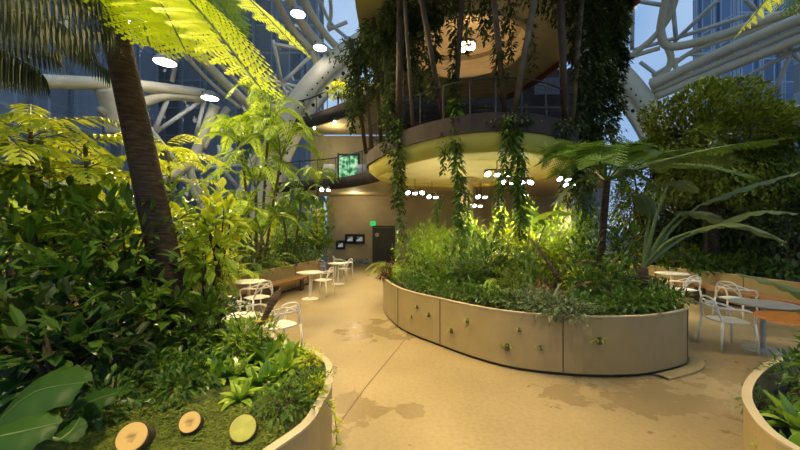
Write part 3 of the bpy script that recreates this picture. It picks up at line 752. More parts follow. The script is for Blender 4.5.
def frond_mesh(P, Lp, npin, bi=0, w=.03, fwd=.5, drop=.25, prof=None, up=V((0, 0, 1)), gap=.12, pw=.20):
    # a divided frond along the point list P: bi pinnules per pinna side, or simple leaflets
    mb = MB(); Q = bez(P, 10); m = len(Q)-1
    for i in range(npin):
        t = gap+(1-gap)*(i+.5)/npin; x = t*m; k_ = min(int(x), m-1); p = Q[k_].lerp(Q[k_+1], x-k_)
        T = (Q[k_+1]-Q[k_]).normalized(); side = T.cross(up).normalized(); nr = side.cross(T)
        tt = (t-gap)/(1-gap); l = Lp*(prof(tt) if prof else (math.sin(PI*(tt*.82+.16))**.8))
        for s_ in (-1, 1):
            d = (side*s_+T*(fwd+tt*.6)-V((0, 0, drop))).normalized()
            if not bi: mb.leaf(p, d, l, w, nr, drop*2, .2, 3, 0)
            else:
                nb = max(4, int(bi*l/Lp)); sd = d.cross(nr).normalized()
                dd = d.copy(); q = p.copy()
                for j in range(nb):
                    f = (j+.5)/nb; q = q+dd*(l/nb); dd = (dd-V((0, 0, 1))*drop*.06).normalized()
                    pl_ = l*pw*(1-f*.85)*(1 if f > .08 else .6)
                    for z in (-1, 1):
                        e2 = (sd*z+dd*.35-nr*.15).normalized(); b = q; hw = l/nb*.52
                        mb.v += [b-dd*hw, b+e2*pl_*.6-dd*hw*.7, b+e2*pl_, b+dd*hw+e2*pl_*.1]; o_ = len(mb.v)
                        mb.f.append((o_-4, o_-3, o_-2, o_-1))
    return mb, Q
def frond(P, parent, mat, Lp, npin, bi=0, w=.03, r=.012, stemmat='stem_green', **kw):
    P = [V(p)-V(parent.location) for p in P]
    mb, Q = frond_mesh(P, Lp, npin, bi, w, **kw)
    o = mb.build('frond', mat, parent)
    MB().tube(Q, [r*(1-.8*i/(len(Q)-1)) for i in range(len(Q))], 5).build('midrib', stemmat, o)
    return o
def place(proto, used, loc, rz, sc):
    o = proto if not used.get(proto.name) else copy_tree(proto)
    if o is proto: used[proto.name] = 1
    o.location = loc; o.rotation_euler = (0, 0, rz); o.scale = (sc, sc, sc); return o
USED = {}
PR = {
 'bright': shrub('leafy_shrub', .42, .95, 230, .19, .07, 'leaf_bright', 1),
 'yellow': shrub('yellow_leaved_shrub', .42, .9, 190, .19, .08, 'leaf_yellow', 2),
 'mid': shrub('green_shrub', .42, .85, 220, .18, .075, 'leaf_mid', 3),
 'deep': shrub('dark_shrub', .42, .8, 320, .15, .06, 'leaf_deep', 4),
 'olive': shrub('olive_shrub', .4, .7, 320, .11, .04, 'leaf_olive', 5),
 'silver': shrub('trailing_plant', .36, .34, 300, .09, .036, 'leaf_silver', 6, low=.0),
 'cover': shrub('ground_cover', .34, .30, 300, .085, .038, 'leaf_mid', 7, low=.0),
 'coverd': shrub('low_dark_plant', .34, .32, 280, .10, .045, 'leaf_deep', 8, low=.0),
 'fine': shrub('feathery_shrub', .45, 1.0, 800, .11, .018, 'leaf_bright', 9, upb=.8),
 'red': shrub('red_leaved_plant', .22, .35, 90, .13, .06, 'leaf_red', 10, low=.0),
 'strap': rosette('strap_leaved_plant', 26, .7, .045, 'leaf_mid', 11),
 'strapy': rosette('striped_spider_plant', 26, .65, .05, 'leaf_bright', 12),
 'nest': rosette('nest_fern', 12, .72, .17, 'leaf_mid', 13, shape=2, droop=.7, elev=(.4, 1.2), seg=6),
 'hosta': rosette('broad_leaved_plant', 18, .30, .105, 'leaf_glossy', 14, shape=0, droop=1.5, elev=(.5, 1.4), seg=5),
 'tall': shrub('tall_leafy_plant', .35, 1.5, 260, .2, .075, 'leaf_mid', 15, low=.2, stemmat='stem_green'),
 'tuft': rosette('wall_fern', 9, .11, .02, 'leaf_bright', 16, droop=1.6, seg=3),
 'tallb': shrub('tall_bright_plant', .35, 1.5, 260, .2, .07, 'leaf_bright', 17, low=.2, stemmat='stem_green'),
}
# fern rosette with divided fronds
def fernplant(name, n, L, Lp, npin, mat, seed, lift_=.6, bi=0, w=.025):
    rnd = random.Random(seed); e = empty(name)
    for i in range(n):
        a = i*2.399+rnd.uniform(-.3, .3); l = L*rnd.uniform(.8, 1.1); d = V((math.cos(a), math.sin(a), 0)); up = lift_*rnd.uniform(.7, 1.3)
        frond([V((0, 0, .03)), d*l*.4+V((0, 0, l*up*.7)), d*l*.8+V((0, 0, l*up*.6)), d*l*1.05+V((0, 0, l*up*.2))], e, mat, Lp, npin, bi, w, .006)
    return e
PR['fern'] = fernplant('fern', 11, .75, .16, 16, 'fern_mid', 21)
PR['fernb'] = fernplant('bright_fern', 11, .75, .17, 16, 'leaf_bright', 22)
DESC = {'bright': ('bright green leafy shrub', 'shrub'), 'yellow': ('yellow green leafy shrub', 'shrub'), 'mid': ('mid green shrub', 'shrub'), 'deep': ('dark green broad leaved shrub', 'shrub'), 'olive': ('small leaved olive green shrub', 'shrub'),
 'silver': ('silvery green spreading plant', 'plant'), 'cover': ('low green ground cover plant', 'plant'), 'coverd': ('low dark green plant', 'plant'), 'fine': ('feathery bright green shrub', 'shrub'), 'red': ('low reddish leaved plant', 'plant'),
 'strap': ('green strap leaved plant', 'plant'), 'strapy': ('pale green spiky plant', 'plant'), 'nest': ('broad leaved nest fern', 'fern'), 'hosta': ('glossy light green broad leaved plant', 'plant'), 'tall': ('tall leafy green plant', 'plant'),
 'tuft': ('tiny fern growing from a hole', 'fern'), 'tallb': ('tall bright green leafy plant', 'plant'), 'fern': ('green fern with arching fronds', 'fern'), 'fernb': ('bright green fern', 'fern')}
def bed(items, z, where, grp, seed=0):
    rnd = random.Random(seed); by = {}
    for kd, u, Y, sc in items:
        o = place(PR[kd], USED, gx(u, Y, z), rnd.uniform(0, 6.28), sc); by.setdefault(kd, []).append(o)
    for kd, L in by.items(): ordlab(L, DESC[kd][0], DESC[kd][1], DESC[kd][0]+'s '+grp if len(L) > 1 else None, where)
bed([('coverd', 392, 8.0, 1), ('cover', 403, 7.3, .9), ('coverd', 417, 6.75, .9), ('cover', 434, 6.3, .9), ('coverd', 448, 6.0, .8), ('cover', 464, 5.75, .9), ('coverd', 480, 5.5, .9), ('cover', 497, 5.3, .9), ('coverd', 512, 5.1, .8),
     ('silver', 522, 4.95, .9), ('silver', 540, 4.8, 1.0), ('silver', 560, 4.62, 1.1), ('silver', 572, 4.42, .8), ('silver', 548, 4.55, .8), ('silver', 532, 5.3, 1), ('coverd', 585, 4.8, .9), ('cover', 600, 4.75, .8), ('coverd', 618, 4.8, .9), ('coverd', 634, 4.85, 1.0), ('coverd', 650, 5.0, 1.0), ('cover', 662, 5.15, .8), ('coverd', 672, 5.4, .8),
     ('red', 388, 7.9, 1.2), ('red', 545, 5.5, 1), ('deep', 628, 5.5, .55), ('coverd', 655, 5.7, .9), ('mid', 612, 5.5, .8), ('deep', 585, 5.5, .7)], .72, 'along the front of the central planter', 'along the central planter front', 1)
bed([('fernb', 398, 8.3, 1.0), ('bright', 412, 8.6, 1.1), ('fine', 424, 9.3, 1.4), ('fine', 438, 9.0, 1.3), ('fine', 446, 9.8, 1.4), ('bright', 430, 7.7, .9), ('nest', 441, 6.9, 1.0), ('mid', 457, 7.4, 1.0), ('deep', 464, 6.4, .8), ('mid', 420, 7.3, .7),
     ('strapy', 480, 8.0, 1.3), ('deep', 482, 6.6, 1.2), ('mid', 492, 7.2, 1.2), ('yellow', 506, 8.2, 1.4), ('yellow', 522, 7.8, 1.3), ('bright', 514, 7.0, 1.1), ('yellow', 536, 7.4, 1.2), ('fernb', 500, 6.0, .8), ('mid', 524, 6.0, .8), ('olive', 512, 5.7, .7),
     ('bright', 550, 8.2, 1.4), ('yellow', 556, 7.0, .9), ('fern', 548, 6.3, 1), ('bright', 568, 7.2, 1.2), ('tallb', 578, 8.2, 1.0), ('mid', 586, 6.6, 1.1), ('tall', 596, 7.6, 1.0), ('olive', 570, 6.0, .8), ('yellow', 580, 5.8, .6), ('fern', 622, 6.2, 1), ('coverd', 632, 6.4, 1), ('mid', 618, 7.4, 1.3), ('strap', 600, 6.0, .9), ('coverd', 648, 6.1, 1), ('bright', 470, 8.9, 1.3)], .74, 'in the middle of the central planter', 'inside the central planter', 2)
bed([('tallb', 470, 10.0, 1.1), ('tallb', 500, 10.0, 1.1), ('tall', 530, 9.6, 1.2), ('tallb', 556, 9.2, 1.1), ('mid', 425, 10.0, 1.2)], .74, 'at the back of the central planter', 'at the back of the central planter', 3)
# long left planter
bed([('bright', 205, 7.0, 1.0), ('yellow', 222, 7.3, .9), ('mid', 238, 8.6, 1.0), ('fernb', 236, 7.9, .8), ('fern', 252, 9.0, 1), ('deep', 262, 10.0, 1.0), ('fernb', 272, 10.6, 1.1), ('coverd', 282, 11.0, 1.3), ('deep', 290, 11.6, 1), ('cover', 300, 12.0, 1.3), ('coverd', 309, 12.6, 1.3), ('cover', 318, 13.3, 1.2),
     ('bright', 285, 13.0, 1.4), ('bright', 304, 14.0, 1.7), ('tallb', 312, 14.6, 1.6), ('tall', 296, 13.6, 1.6), ('tallb', 282, 12.0, 1.3), ('tallb', 319, 15.6, 1.4), ('tallb', 323, 17.2, 1.6), ('bright', 321, 16.6, 1.6), ('bright', 244, 11.5, 1.5), ('mid', 228, 10.5, 1.5), ('yellow', 212, 9.5, 1.5), ('tallb', 236, 12.5, 1.5), ('fern', 222, 8.6, 1.2), ('tall', 196, 9.0, 1.4), ('yellow', 270, 13.0, 1.5)], .72, 'in the long left planter behind the bench', 'in the long left planter', 4)
bed([('tall', 168, 8.0, 1.5), ('deep', 140, 8.5, 2.0), ('mid', 120, 7.0, 1.9), ('tallb', 100, 7.5, 1.5), ('bright', 80, 6.5, 1.6), ('deep', 55, 6.2, 1.8), ('mid', 182, 7.4, 1.5), ('yellow', 150, 6.8, 1.4), ('bright', 15, 6.0, 1.7), ('tall', 35, 7.5, 1.7)], .72, 'far left behind the leaning fern trunk', 'behind the leaning fern trunk', 5)
# right rear planter
bed([('deep', 640, 12.2, 1.8), ('bright', 648, 11.6, 1.1), ('olive', 660, 10.8, 1.1), ('coverd', 672, 10.2, 1.6), ('olive', 688, 9.8, 1.1), ('coverd', 704, 9.4, 1.6), ('coverd', 722, 9.2, 1.6), ('olive', 742, 8.9, .9), ('coverd', 762, 8.6, 1.5), ('coverd', 785, 8.2, 1.6),
     ('yellow', 650, 13.5, 1.8), ('deep', 668, 12.2, 2.2), ('deep', 700, 11.5, 2.4), ('mid', 735, 11.0, 2.2), ('deep', 765, 10.3, 2.2), ('deep', 795, 9.6, 2.2), ('tall', 685, 10.6, 1.4), ('tall', 720, 10.1, 1.5), ('deep', 752, 9.6, 1.6), ('deep', 620, 13.6, 1.7), ('deep', 785, 12.0, 2.8), ('deep', 720, 13.0, 3.0)], .72, 'in the right rear planter', 'in the right rear planter', 6)
bed([('hosta', 798, 2.15, .8), ('tall', 835, 2.2, .5), ('deep', 800, 2.6, .45), ('hosta', 790, 1.9, .6), ('cover', 770, 2.35, .5)], .62, 'in the lower right corner planter', 'in the lower right planter', 7)
# near left planter
bed([('hosta', 258, 2.5, .7), ('hosta', 284, 2.75, .7), ('hosta', 236, 2.65, .75), ('hosta', 266, 2.95, .8), ('hosta', 248, 3.1, .85), ('hosta', 224, 2.95, .8), ('hosta', 292, 3.05, .7), ('hosta', 240, 2.3, .55), ('hosta', 276, 3.2, .8), ('hosta', 272, 2.55, .65), ('hosta', 218, 2.6, .7), ('hosta', 232, 3.3, .8), ('bright', 262, 3.25, .38), ('bright', 240, 2.9, .4), ('strap', 245, 3.35, .6), ('strapy', 300, 3.05, .3)], .74, 'in the near left planter', 'in the near left planter', 8)
bed([('cover', 285, 2.15, .55), ('cover', 298, 2.35, .5), ('coverd', 200, 2.6, .7), ('coverd', 180, 2.35, .6), ('cover', 165, 2.7, .7), ('coverd', 140, 2.5, .7), ('cover', 318, 2.6, .33), ('yellow', 312, 2.75, .22), ('mid', 215, 3.4, .6), ('deep', 195, 3.0, .5), ('strap', 150, 2.9, .6), ('fern', 112, 2.4, .5), ('coverd', 100, 2.15, .7), ('deep', 120, 2.9, .7), ('yellow', 317, 2.33, .18), ('fernb', 186, 2.55, .3), ('fernb', 172, 2.8, .35)], .74, 'by the cut logs at lower left', 'among the cut logs', 9)
# little ferns in the holes of the central planter wall
T = []
for u, v in [(416, 307), (411, 317), (428, 315), (450, 331), (467, 321), (518, 330), (507, 347), (540, 348), (598, 341)]:
    # where the sight line meets the planter front
    best = None
    for i in range(len(PC)):
        a, b = PC[i], PC[(i+1) % len(PC)]
        for k_ in range(8):
            p = a.lerp(b, k_/8); uu = 400+FPX*p.x/p.y
            if abs(uu-u) < 1.2 and (best is None or p.y < best.y): best = p
    p = V((best.x, best.y-.015, EYE+(HOR-v)/FPX*best.y))
    o = place(PR['tuft'], USED, p, random.random()*6, random.uniform(.6, 1.2)); T.append(o)
ordlab(T, 'tiny fern in a hole', 'fern', 'tiny ferns in the planter wall', 'in the front of the central planter')

# ---------------- tree fern, near left
def crown_fern(name, label, path, radii, fronds, mat, Lp, npin, bi, frmat='fern_lit', drop=.35, pw=.2):
    e = empty(name, path[0], label, 'tree fern'); b = V(path[0])
    MB().tube([q-b for q in bez(path, 8)], [radii[0]+(radii[1]-radii[0])*i/((len(path)-1)*8) for i in range((len(path)-1)*8+1)], 14).build('trunk', 'trunk_fern', e, smooth=True)
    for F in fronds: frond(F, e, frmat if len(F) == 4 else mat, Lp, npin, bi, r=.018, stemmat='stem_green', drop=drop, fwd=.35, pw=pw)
    return e
c = at(100, -60, 3.6)
path = [V((at(188, 350, 3.5).x, 3.5, .68)), at(163, 250, 3.5), at(137, 130, 3.55), at(113, 20, 3.6), c]
def T4(u, v, Y, h=.35, s=0): # arching frond from the crown to a pixel
    e_ = at(u, v, Y); d = e_-c
    return [c, c+d*.35+V((0, 0, h)), c+d*.72+V((0, 0, h*.8)), e_]
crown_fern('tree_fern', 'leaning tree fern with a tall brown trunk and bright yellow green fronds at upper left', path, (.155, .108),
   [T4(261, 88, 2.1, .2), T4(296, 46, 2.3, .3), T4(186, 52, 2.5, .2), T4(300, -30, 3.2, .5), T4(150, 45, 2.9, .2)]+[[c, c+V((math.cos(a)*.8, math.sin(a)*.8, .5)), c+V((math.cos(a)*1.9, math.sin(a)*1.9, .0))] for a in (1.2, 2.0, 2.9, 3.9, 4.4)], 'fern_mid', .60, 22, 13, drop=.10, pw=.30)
# ---------------- tree fern in the central planter
c = at(607, 181, 6.6)
def F5(u, v, Y, h=.25):
    e_ = at(u, v, Y); d = e_-c
    return [c, c+d*.4+V((0, 0, h)), c+d*.75+V((0, 0, h*.8)), e_, e_+d*.01]
crown_fern('tree_fern', 'tree fern with a slim dark trunk and flat spreading crown in the central planter', [V((at(598, 290, 6.6).x, 6.6, .7)), at(602, 240, 6.6), c], (.072, .064),
   [F5(745, 174, 5.0, .22), F5(768, 141, 5.6, .12), F5(725, 160, 6.0, .2), F5(545, 160, 7.4, .5), F5(560, 172, 8.2, .5), F5(630, 148, 8.0, .35), F5(575, 148, 6.0, .3), F5(668, 166, 7.2, .3), F5(652, 186, 6.2, .25), F5(560, 196, 6.8, .2), F5(600, 160, 5.0, .4), F5(690, 152, 6.6, .2), F5(560, 155, 5.6, .25), F5(592, 146, 5.3, .2), F5(632, 144, 5.6, .2), F5(660, 152, 5.6, .2), F5(548, 148, 6.6, .3)], 'fern_mid', .42, 28, 11, 'fern_mid', drop=.12)
# ---------------- tree fern at the right edge
c = V((4.5, 2.9, 4.6))
def G4(u, v, Y, h): e_ = at(u, v, Y); d = e_-c; return [c, c+d*.35+V((0, 0, h)), c+d*.72+V((0, 0, h*.8)), e_]
crown_fern('tree_fern', 'tree fern at the right edge with only bright frond tips in view', [V((4.4, 2.0, .6)), V((4.4, 2.4, 2.6)), c], (.12, .1), [G4(742, 30, 3.1, .3), G4(770, 5, 3.5, .3)]+[[c, c+V((math.cos(a)*.8, math.sin(a)*.8, .4)), c+V((math.cos(a)*1.6, math.sin(a)*1.6, .1))] for a in (0, 1.2, 5.2)], 'fern_mid', .4, 22, 10)

# ---------------- palms
def palm(name, label, base, tops, nf, L, Lp, mat, seed, trunk_r=.04, npin=20, w=.035, frmat=None):
    rnd = random.Random(seed); e = empty(name, base, label, 'palm')
    for tx, ty, tz in tops:
        MB().tube(bez([V((tx*.25, ty*.25, -.02)), V((tx*.6, ty*.6, tz*.5)), V((tx, ty, tz))], 5), trunk_r, 8).build('trunk', 'bark', e, smooth=True)
        for i in range(nf):
            a = i*2.399+rnd.uniform(-.3, .3)+tx*5; l = L*rnd.uniform(.8, 1.1); d = V((math.cos(a), math.sin(a), 0)); up = rnd.uniform(.45, 1.35); t = V((tx, ty, tz))
            frond([V(base)+t, V(base)+t+d*l*.3+V((0, 0, l*up*.6)), V(base)+t+d*l*.7+V((0, 0, l*up*.6)), V(base)+t+d*l+V((0, 0, l*(up*.5-.25)))], e, mat, Lp, npin, 0, w, .014, gap=.1, drop=.15, fwd=1.1)
    return e
palm('palm', 'clump of slender palms with bright green crowns in the long left planter', gx(257, 10, .7), [(-.45, 0, 3.6), (.25, .2, 4.1), (.75, -.1, 3.3), (.1, -.3, 2.4)], 13, 1.4, .42, 'leaf_bright', 31, npin=17, w=.048)
palm('palm', 'low palm clump with green fronds just right of the slender tall palms', gx(290, 11.6, .7), [(-.2, 0, 1.5), (.3, .3, 2.1)], 10, 1.1, .36, 'leaf_mid', 32, .035, w=.05)
palm('palm', 'slender pale stemmed palm beside the end of the back wall', gx(317, 14.2, .7), [(0, 0, 3.0)], 9, 1.0, .3, 'leaf_bright', 33, .05, w=.04)
palm('palm', 'green palm at the left of the slender clump, lower than it', gx(243, 9.0, .7), [(0, 0, 1.5), (.4, .3, 1.0)], 9, 1.0, .34, 'leaf_bright', 34, .03, w=.045)
# dark fronds, upper left corner
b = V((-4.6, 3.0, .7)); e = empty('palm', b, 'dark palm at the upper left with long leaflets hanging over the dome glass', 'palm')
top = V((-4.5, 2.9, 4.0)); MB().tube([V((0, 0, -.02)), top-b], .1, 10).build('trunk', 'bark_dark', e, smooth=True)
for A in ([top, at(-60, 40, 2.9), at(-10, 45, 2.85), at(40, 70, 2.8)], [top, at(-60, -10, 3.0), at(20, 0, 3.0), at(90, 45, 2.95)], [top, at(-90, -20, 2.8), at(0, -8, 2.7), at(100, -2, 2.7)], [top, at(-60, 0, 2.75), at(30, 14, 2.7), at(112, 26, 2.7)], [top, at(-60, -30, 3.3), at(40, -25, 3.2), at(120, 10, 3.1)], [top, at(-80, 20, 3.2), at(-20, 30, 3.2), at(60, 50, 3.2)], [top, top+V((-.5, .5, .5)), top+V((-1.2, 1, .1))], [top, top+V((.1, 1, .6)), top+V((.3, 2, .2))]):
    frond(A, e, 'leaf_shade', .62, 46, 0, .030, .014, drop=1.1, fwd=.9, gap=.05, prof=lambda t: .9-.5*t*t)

# ---------------- crowns placed by where they stand: left thicket, ficus and others
def clump(name, label, cat, u, v, Y, rx, rz, n, L, W, mat, base_z, seed, seg=2, ry=None, r0=.02, nb=8, group=None, shape=0, bmat='bark_dark', shell=.5, droop=.5):
    rnd = random.Random(seed); p = at(u, v, Y); e = empty(name, (p.x, p.y, base_z), label, cat, group)
    cz = (0, 0, p.z-base_z); rad = (rx, ry or rx, rz)
    foliage(rnd, cz, rad, n, L, W, seg, shape, droop, shell).build('foliage', mat, e)
    mb = branches(rnd, cz, rad, nb, r0, V((0, 0, max(.0, (p.z-base_z-rz)*.8))))
    mb.tube([(0, 0, -.03), (0, 0, max(.02, (p.z-base_z-rz)*.8)+.02)], r0*1.6, 8); mb.build('stem', bmat, e)
    return e
clump('leafy_tree', 'bushy dark green tree with a yellow lit top behind the right rear planter wall', 'tree', 714, 150, 9.8, 2.15, 1.3, 21000, .17, .085, 'leaf_ficus', .7, 41, r0=.08, seg=2, ry=1.7, nb=14, shell=.45)
clump('leafy_tree', 'dark leafy tree at the right edge, right of the bushy tree', 'tree', 800, 165, 9.0, 1.5, 1.0, 3500, .14, .06, 'leaf_deep', .7, 42, r0=.06, ry=1.2, nb=10)
clump('leafy_tree', 'dark tree just right of the platform, behind the flat crowned tree fern', 'tree', 645, 180, 11.6, 1.2, 1.35, 3600, .16, .07, 'leaf_deep', .7, 43, r0=.06, ry=.8)
clump('leafy_tree', 'small tree with lit yellow tips poking above the bushy tree', 'tree', 706, 92, 9.6, .35, .35, 160, .14, .06, 'leaf_yellow', .7, 44, r0=.03)
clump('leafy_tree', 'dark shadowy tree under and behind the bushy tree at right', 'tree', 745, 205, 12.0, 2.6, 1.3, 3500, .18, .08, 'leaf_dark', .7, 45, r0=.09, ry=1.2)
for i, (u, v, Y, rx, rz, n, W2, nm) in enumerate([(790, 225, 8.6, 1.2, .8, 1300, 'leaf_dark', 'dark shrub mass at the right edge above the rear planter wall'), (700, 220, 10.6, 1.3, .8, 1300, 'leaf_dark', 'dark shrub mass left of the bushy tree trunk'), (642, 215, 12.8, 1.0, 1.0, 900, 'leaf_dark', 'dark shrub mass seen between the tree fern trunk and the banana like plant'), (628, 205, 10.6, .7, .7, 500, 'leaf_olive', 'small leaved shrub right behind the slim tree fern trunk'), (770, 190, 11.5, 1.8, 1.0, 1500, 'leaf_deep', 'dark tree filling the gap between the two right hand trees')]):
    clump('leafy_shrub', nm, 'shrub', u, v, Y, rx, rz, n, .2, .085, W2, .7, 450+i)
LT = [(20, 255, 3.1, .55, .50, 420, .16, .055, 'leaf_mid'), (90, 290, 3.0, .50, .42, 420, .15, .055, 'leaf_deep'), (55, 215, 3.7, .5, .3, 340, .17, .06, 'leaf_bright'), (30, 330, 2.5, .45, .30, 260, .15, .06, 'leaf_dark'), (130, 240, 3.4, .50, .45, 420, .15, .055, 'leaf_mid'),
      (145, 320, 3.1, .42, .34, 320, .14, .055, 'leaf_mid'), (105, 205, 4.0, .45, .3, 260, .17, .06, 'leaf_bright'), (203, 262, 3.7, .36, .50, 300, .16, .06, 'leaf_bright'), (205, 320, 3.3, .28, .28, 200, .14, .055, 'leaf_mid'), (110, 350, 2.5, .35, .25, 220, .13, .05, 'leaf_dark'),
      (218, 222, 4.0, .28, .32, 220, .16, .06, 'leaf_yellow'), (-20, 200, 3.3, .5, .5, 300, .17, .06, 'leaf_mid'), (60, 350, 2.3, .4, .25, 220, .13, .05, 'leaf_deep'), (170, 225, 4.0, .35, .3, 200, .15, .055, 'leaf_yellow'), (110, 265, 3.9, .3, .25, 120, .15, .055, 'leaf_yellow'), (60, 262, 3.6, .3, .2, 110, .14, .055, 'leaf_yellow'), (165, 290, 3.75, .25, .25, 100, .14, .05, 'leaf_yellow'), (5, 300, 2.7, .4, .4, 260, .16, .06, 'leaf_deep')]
W = {'leaf_mid': 'mid green', 'leaf_deep': 'deep green', 'leaf_bright': 'bright green', 'leaf_dark': 'shaded dark', 'leaf_yellow': 'yellow lit'}  # yellow clumps put the thicket's lit patches into leaf colour
B = {}
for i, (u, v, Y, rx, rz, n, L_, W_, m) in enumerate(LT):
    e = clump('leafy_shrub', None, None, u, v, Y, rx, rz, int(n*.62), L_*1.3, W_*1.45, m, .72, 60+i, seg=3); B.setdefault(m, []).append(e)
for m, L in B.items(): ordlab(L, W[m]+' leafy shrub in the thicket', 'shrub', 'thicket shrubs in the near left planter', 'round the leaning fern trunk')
# light pinnate sprays above the thicket
def spray_tree(label, base, c, n, L, Lp, mat, seed, spread=1.0):
    rnd = random.Random(seed); e = empty('feather_leaved_tree', base, label, 'tree'); b = V(base); c = V(c)
    MB().tube(bez([V((0, 0, -.02)), (c-b)*.5+V((.05, 0, 0)), c-b], 5), [.035]*5+[.02]*6, 8).build('trunk', 'bark', e, smooth=True)
    for i in range(n):
        a = i*2.399; el = rnd.uniform(-.1, .5); d = V((math.cos(a), math.sin(a), 0)); l = L*rnd.uniform(.7, 1.1)
        s_ = c+V((0, 0, rnd.uniform(-.5, .1)))
        frond([s_, s_+d*l*.4+V((0, 0, l*el*.5)), s_+d*l*.75+V((0, 0, l*el*.5)), s_+d*l+V((0, 0, l*(el*.4-.15)))], e, mat, Lp, 12, 0, .045, .007, fwd=.5, drop=.15)
    return e
spray_tree('feathery tree with bright yellow leaflets at far left, below the dark palm fronds', (at(30, 0, 3.5).x, 3.5, .7), at(30, 128, 3.5), 24, .95, .22, 'leaf_yellow', 71)
spray_tree('feathery yellow green tree just left of the leaning fern trunk', (at(85, 0, 3.75).x, 3.75, .7), at(85, 142, 3.75), 22, .85, .2, 'leaf_yellow', 72)
spray_tree('feathery light green tree right behind the leaning fern trunk', (at(168, 0, 6.0).x, 6.0, .7), at(168, 150, 6.0), 20, 1.0, .22, 'leaf_yellow', 73)
spray_tree('low feathery tree with light leaflets at the left edge under the yellow one', (at(10, 0, 4.0).x, 4.0, .7), at(5, 190, 4.0), 12, .8, .18, 'leaf_bright', 74)

# ---------------- big bladed plants
def blade(parent, base, P0, P1, P2, W_, mat, up=V((0, 0, 1)), petr=.02, torn=0):
    # petiole from base to P0, blade P0-P1-P2 with midrib
    b = V(parent.location); Q = bez([P0, P1, P2], 8); mb = MB(); n = len(Q); L = []
    for i, q in enumerate(Q):
        t = i/(n-1); T = (Q[min(i+1, n-1)]-Q[max(i-1, 0)]).normalized(); s_ = T.cross(up).normalized(); w = W_/2*math.sin(PI*min(.995, t**.7*.97+.03))**.6
        nr = s_.cross(T); wv = .06*W_*math.sin(i*1.9)
        L.append((q-s_*w-nr*(w*.25)+nr*wv-b, q-s_*w*.5+nr*w*.08-b, q-b, q+s_*w*.5+nr*w*.08-b, q+s_*w-nr*(w*.25)-nr*wv-b))
    mb.v = [x for r_ in L for x in r_]
    for i in range(n-1):
        for j in range(4):
            if torn and (i % 3 == 2) and j in (0, 3) and i > 2: continue
            mb.f.append((i*5+j, i*5+j+1, i*5+j+6, i*5+j+5))
    o = mb.build('leaf_blade', mat, parent, smooth=True)
    MB().tube([q-b for q in Q], [petr*.6*(1-.7*i/(n-1)) for i in range(n)], 6).build('midrib', 'stem_green', o)
    if base is not None:
        MB().tube([q-b for q in bez([base, base.lerp(P0, .5)+V((0, 0, .12)), P0], 6)], [petr*1.6-(petr*.9)*i/12 for i in range(13)], 8).build('leaf_stalk', 'stem_green', o)
bb = gx(642, 5.8, .7); e = empty('banana_plant', bb, 'banana like plant with long blades at the right end of the central planter', 'plant')
tb = at(643, 268, 5.8); MB().tube([(0, 0, -.02), (0, 0, .35), tuple(tb-bb)], [.09, .10, .08], 10).build('stem', 'trunk_fern', e, smooth=True)
for P in [(at(690, 232, 5.4), at(735, 224, 5.0), at(787, 243, 4.8), .34), (at(715, 226, 6.0), at(755, 212, 5.8), at(798, 214, 5.6), .36), (at(682, 212, 5.9), at(705, 214, 6.2), at(730, 226, 6.4), .42), (at(668, 185, 5.8), at(680, 182, 5.8), at(696, 193, 6.0), .4),
          (at(700, 205, 6.2), at(745, 188, 6.0), at(800, 172, 5.8), .32), (at(650, 215, 6.2), at(640, 195, 6.8), at(618, 200, 7.2), .35)]:
    blade(e, tb, P[0], P[1], P[2], P[3], 'leaf_banana', petr=.022)
bb = V((4.0, 2.4, .6)); e = empty('banana_plant', bb, 'plant at the right edge with a long green blade reaching over the wooden table', 'plant')
tb = bb+V((0, .1, .5)); MB().tube([(0, 0, -.02), (0, .1, .5)], [.05, .04], 8).build('stem', 'stem_green', e, smooth=True)
blade(e, tb, at(830, 306, 3.1), at(790, 288, 3.1), at(736, 273, 3.2), .22, 'leaf_banana', petr=.016)
blade(e, tb, at(850, 250, 2.9), at(835, 200, 3.2), at(800, 190, 3.4), .25, 'leaf_banana', petr=.016)
bb = V((-1.95, 1.55, .72)); e = empty('paddle_leaved_plant', bb, 'plant with very large rounded dark green leaves in the lower left corner', 'plant')
for P in [(at(-5, 425, 1.75), at(35, 392, 1.72), at(88, 382, 1.75), .40), (at(70, 420, 1.9), at(90, 402, 1.95), at(120, 392, 2.0), .22), (at(-20, 440, 1.5), at(20, 432, 1.45), at(62, 422, 1.5), .22), (at(-30, 400, 2.1), at(0, 380, 2.2), at(28, 372, 2.4), .25), (at(60, 440, 1.6), at(72, 430, 1.65), at(80, 418, 1.7), .12)]:
    blade(e, bb, P[0], P[1], P[2], P[3], 'leaf_paddle', petr=.010, up=V((.1, -.5, 1)).normalized())
# bright large leaves inside the thicket and the central planter
bb = gx(525, 5.9, .72); e = empty('broad_bladed_plant', bb, 'plant with one wide lit green blade standing left of the tree fern trunk', 'plant')
for P in [(at(530, 222, 6.0), at(552, 212, 6.0), at(580, 216, 6.1), .34), (at(545, 225, 6.0), at(535, 212, 6.2), at(520, 205, 6.4), .2)]:
    blade(e, bb, P[0], P[1], P[2], P[3], 'leaf_bright', petr=.012)

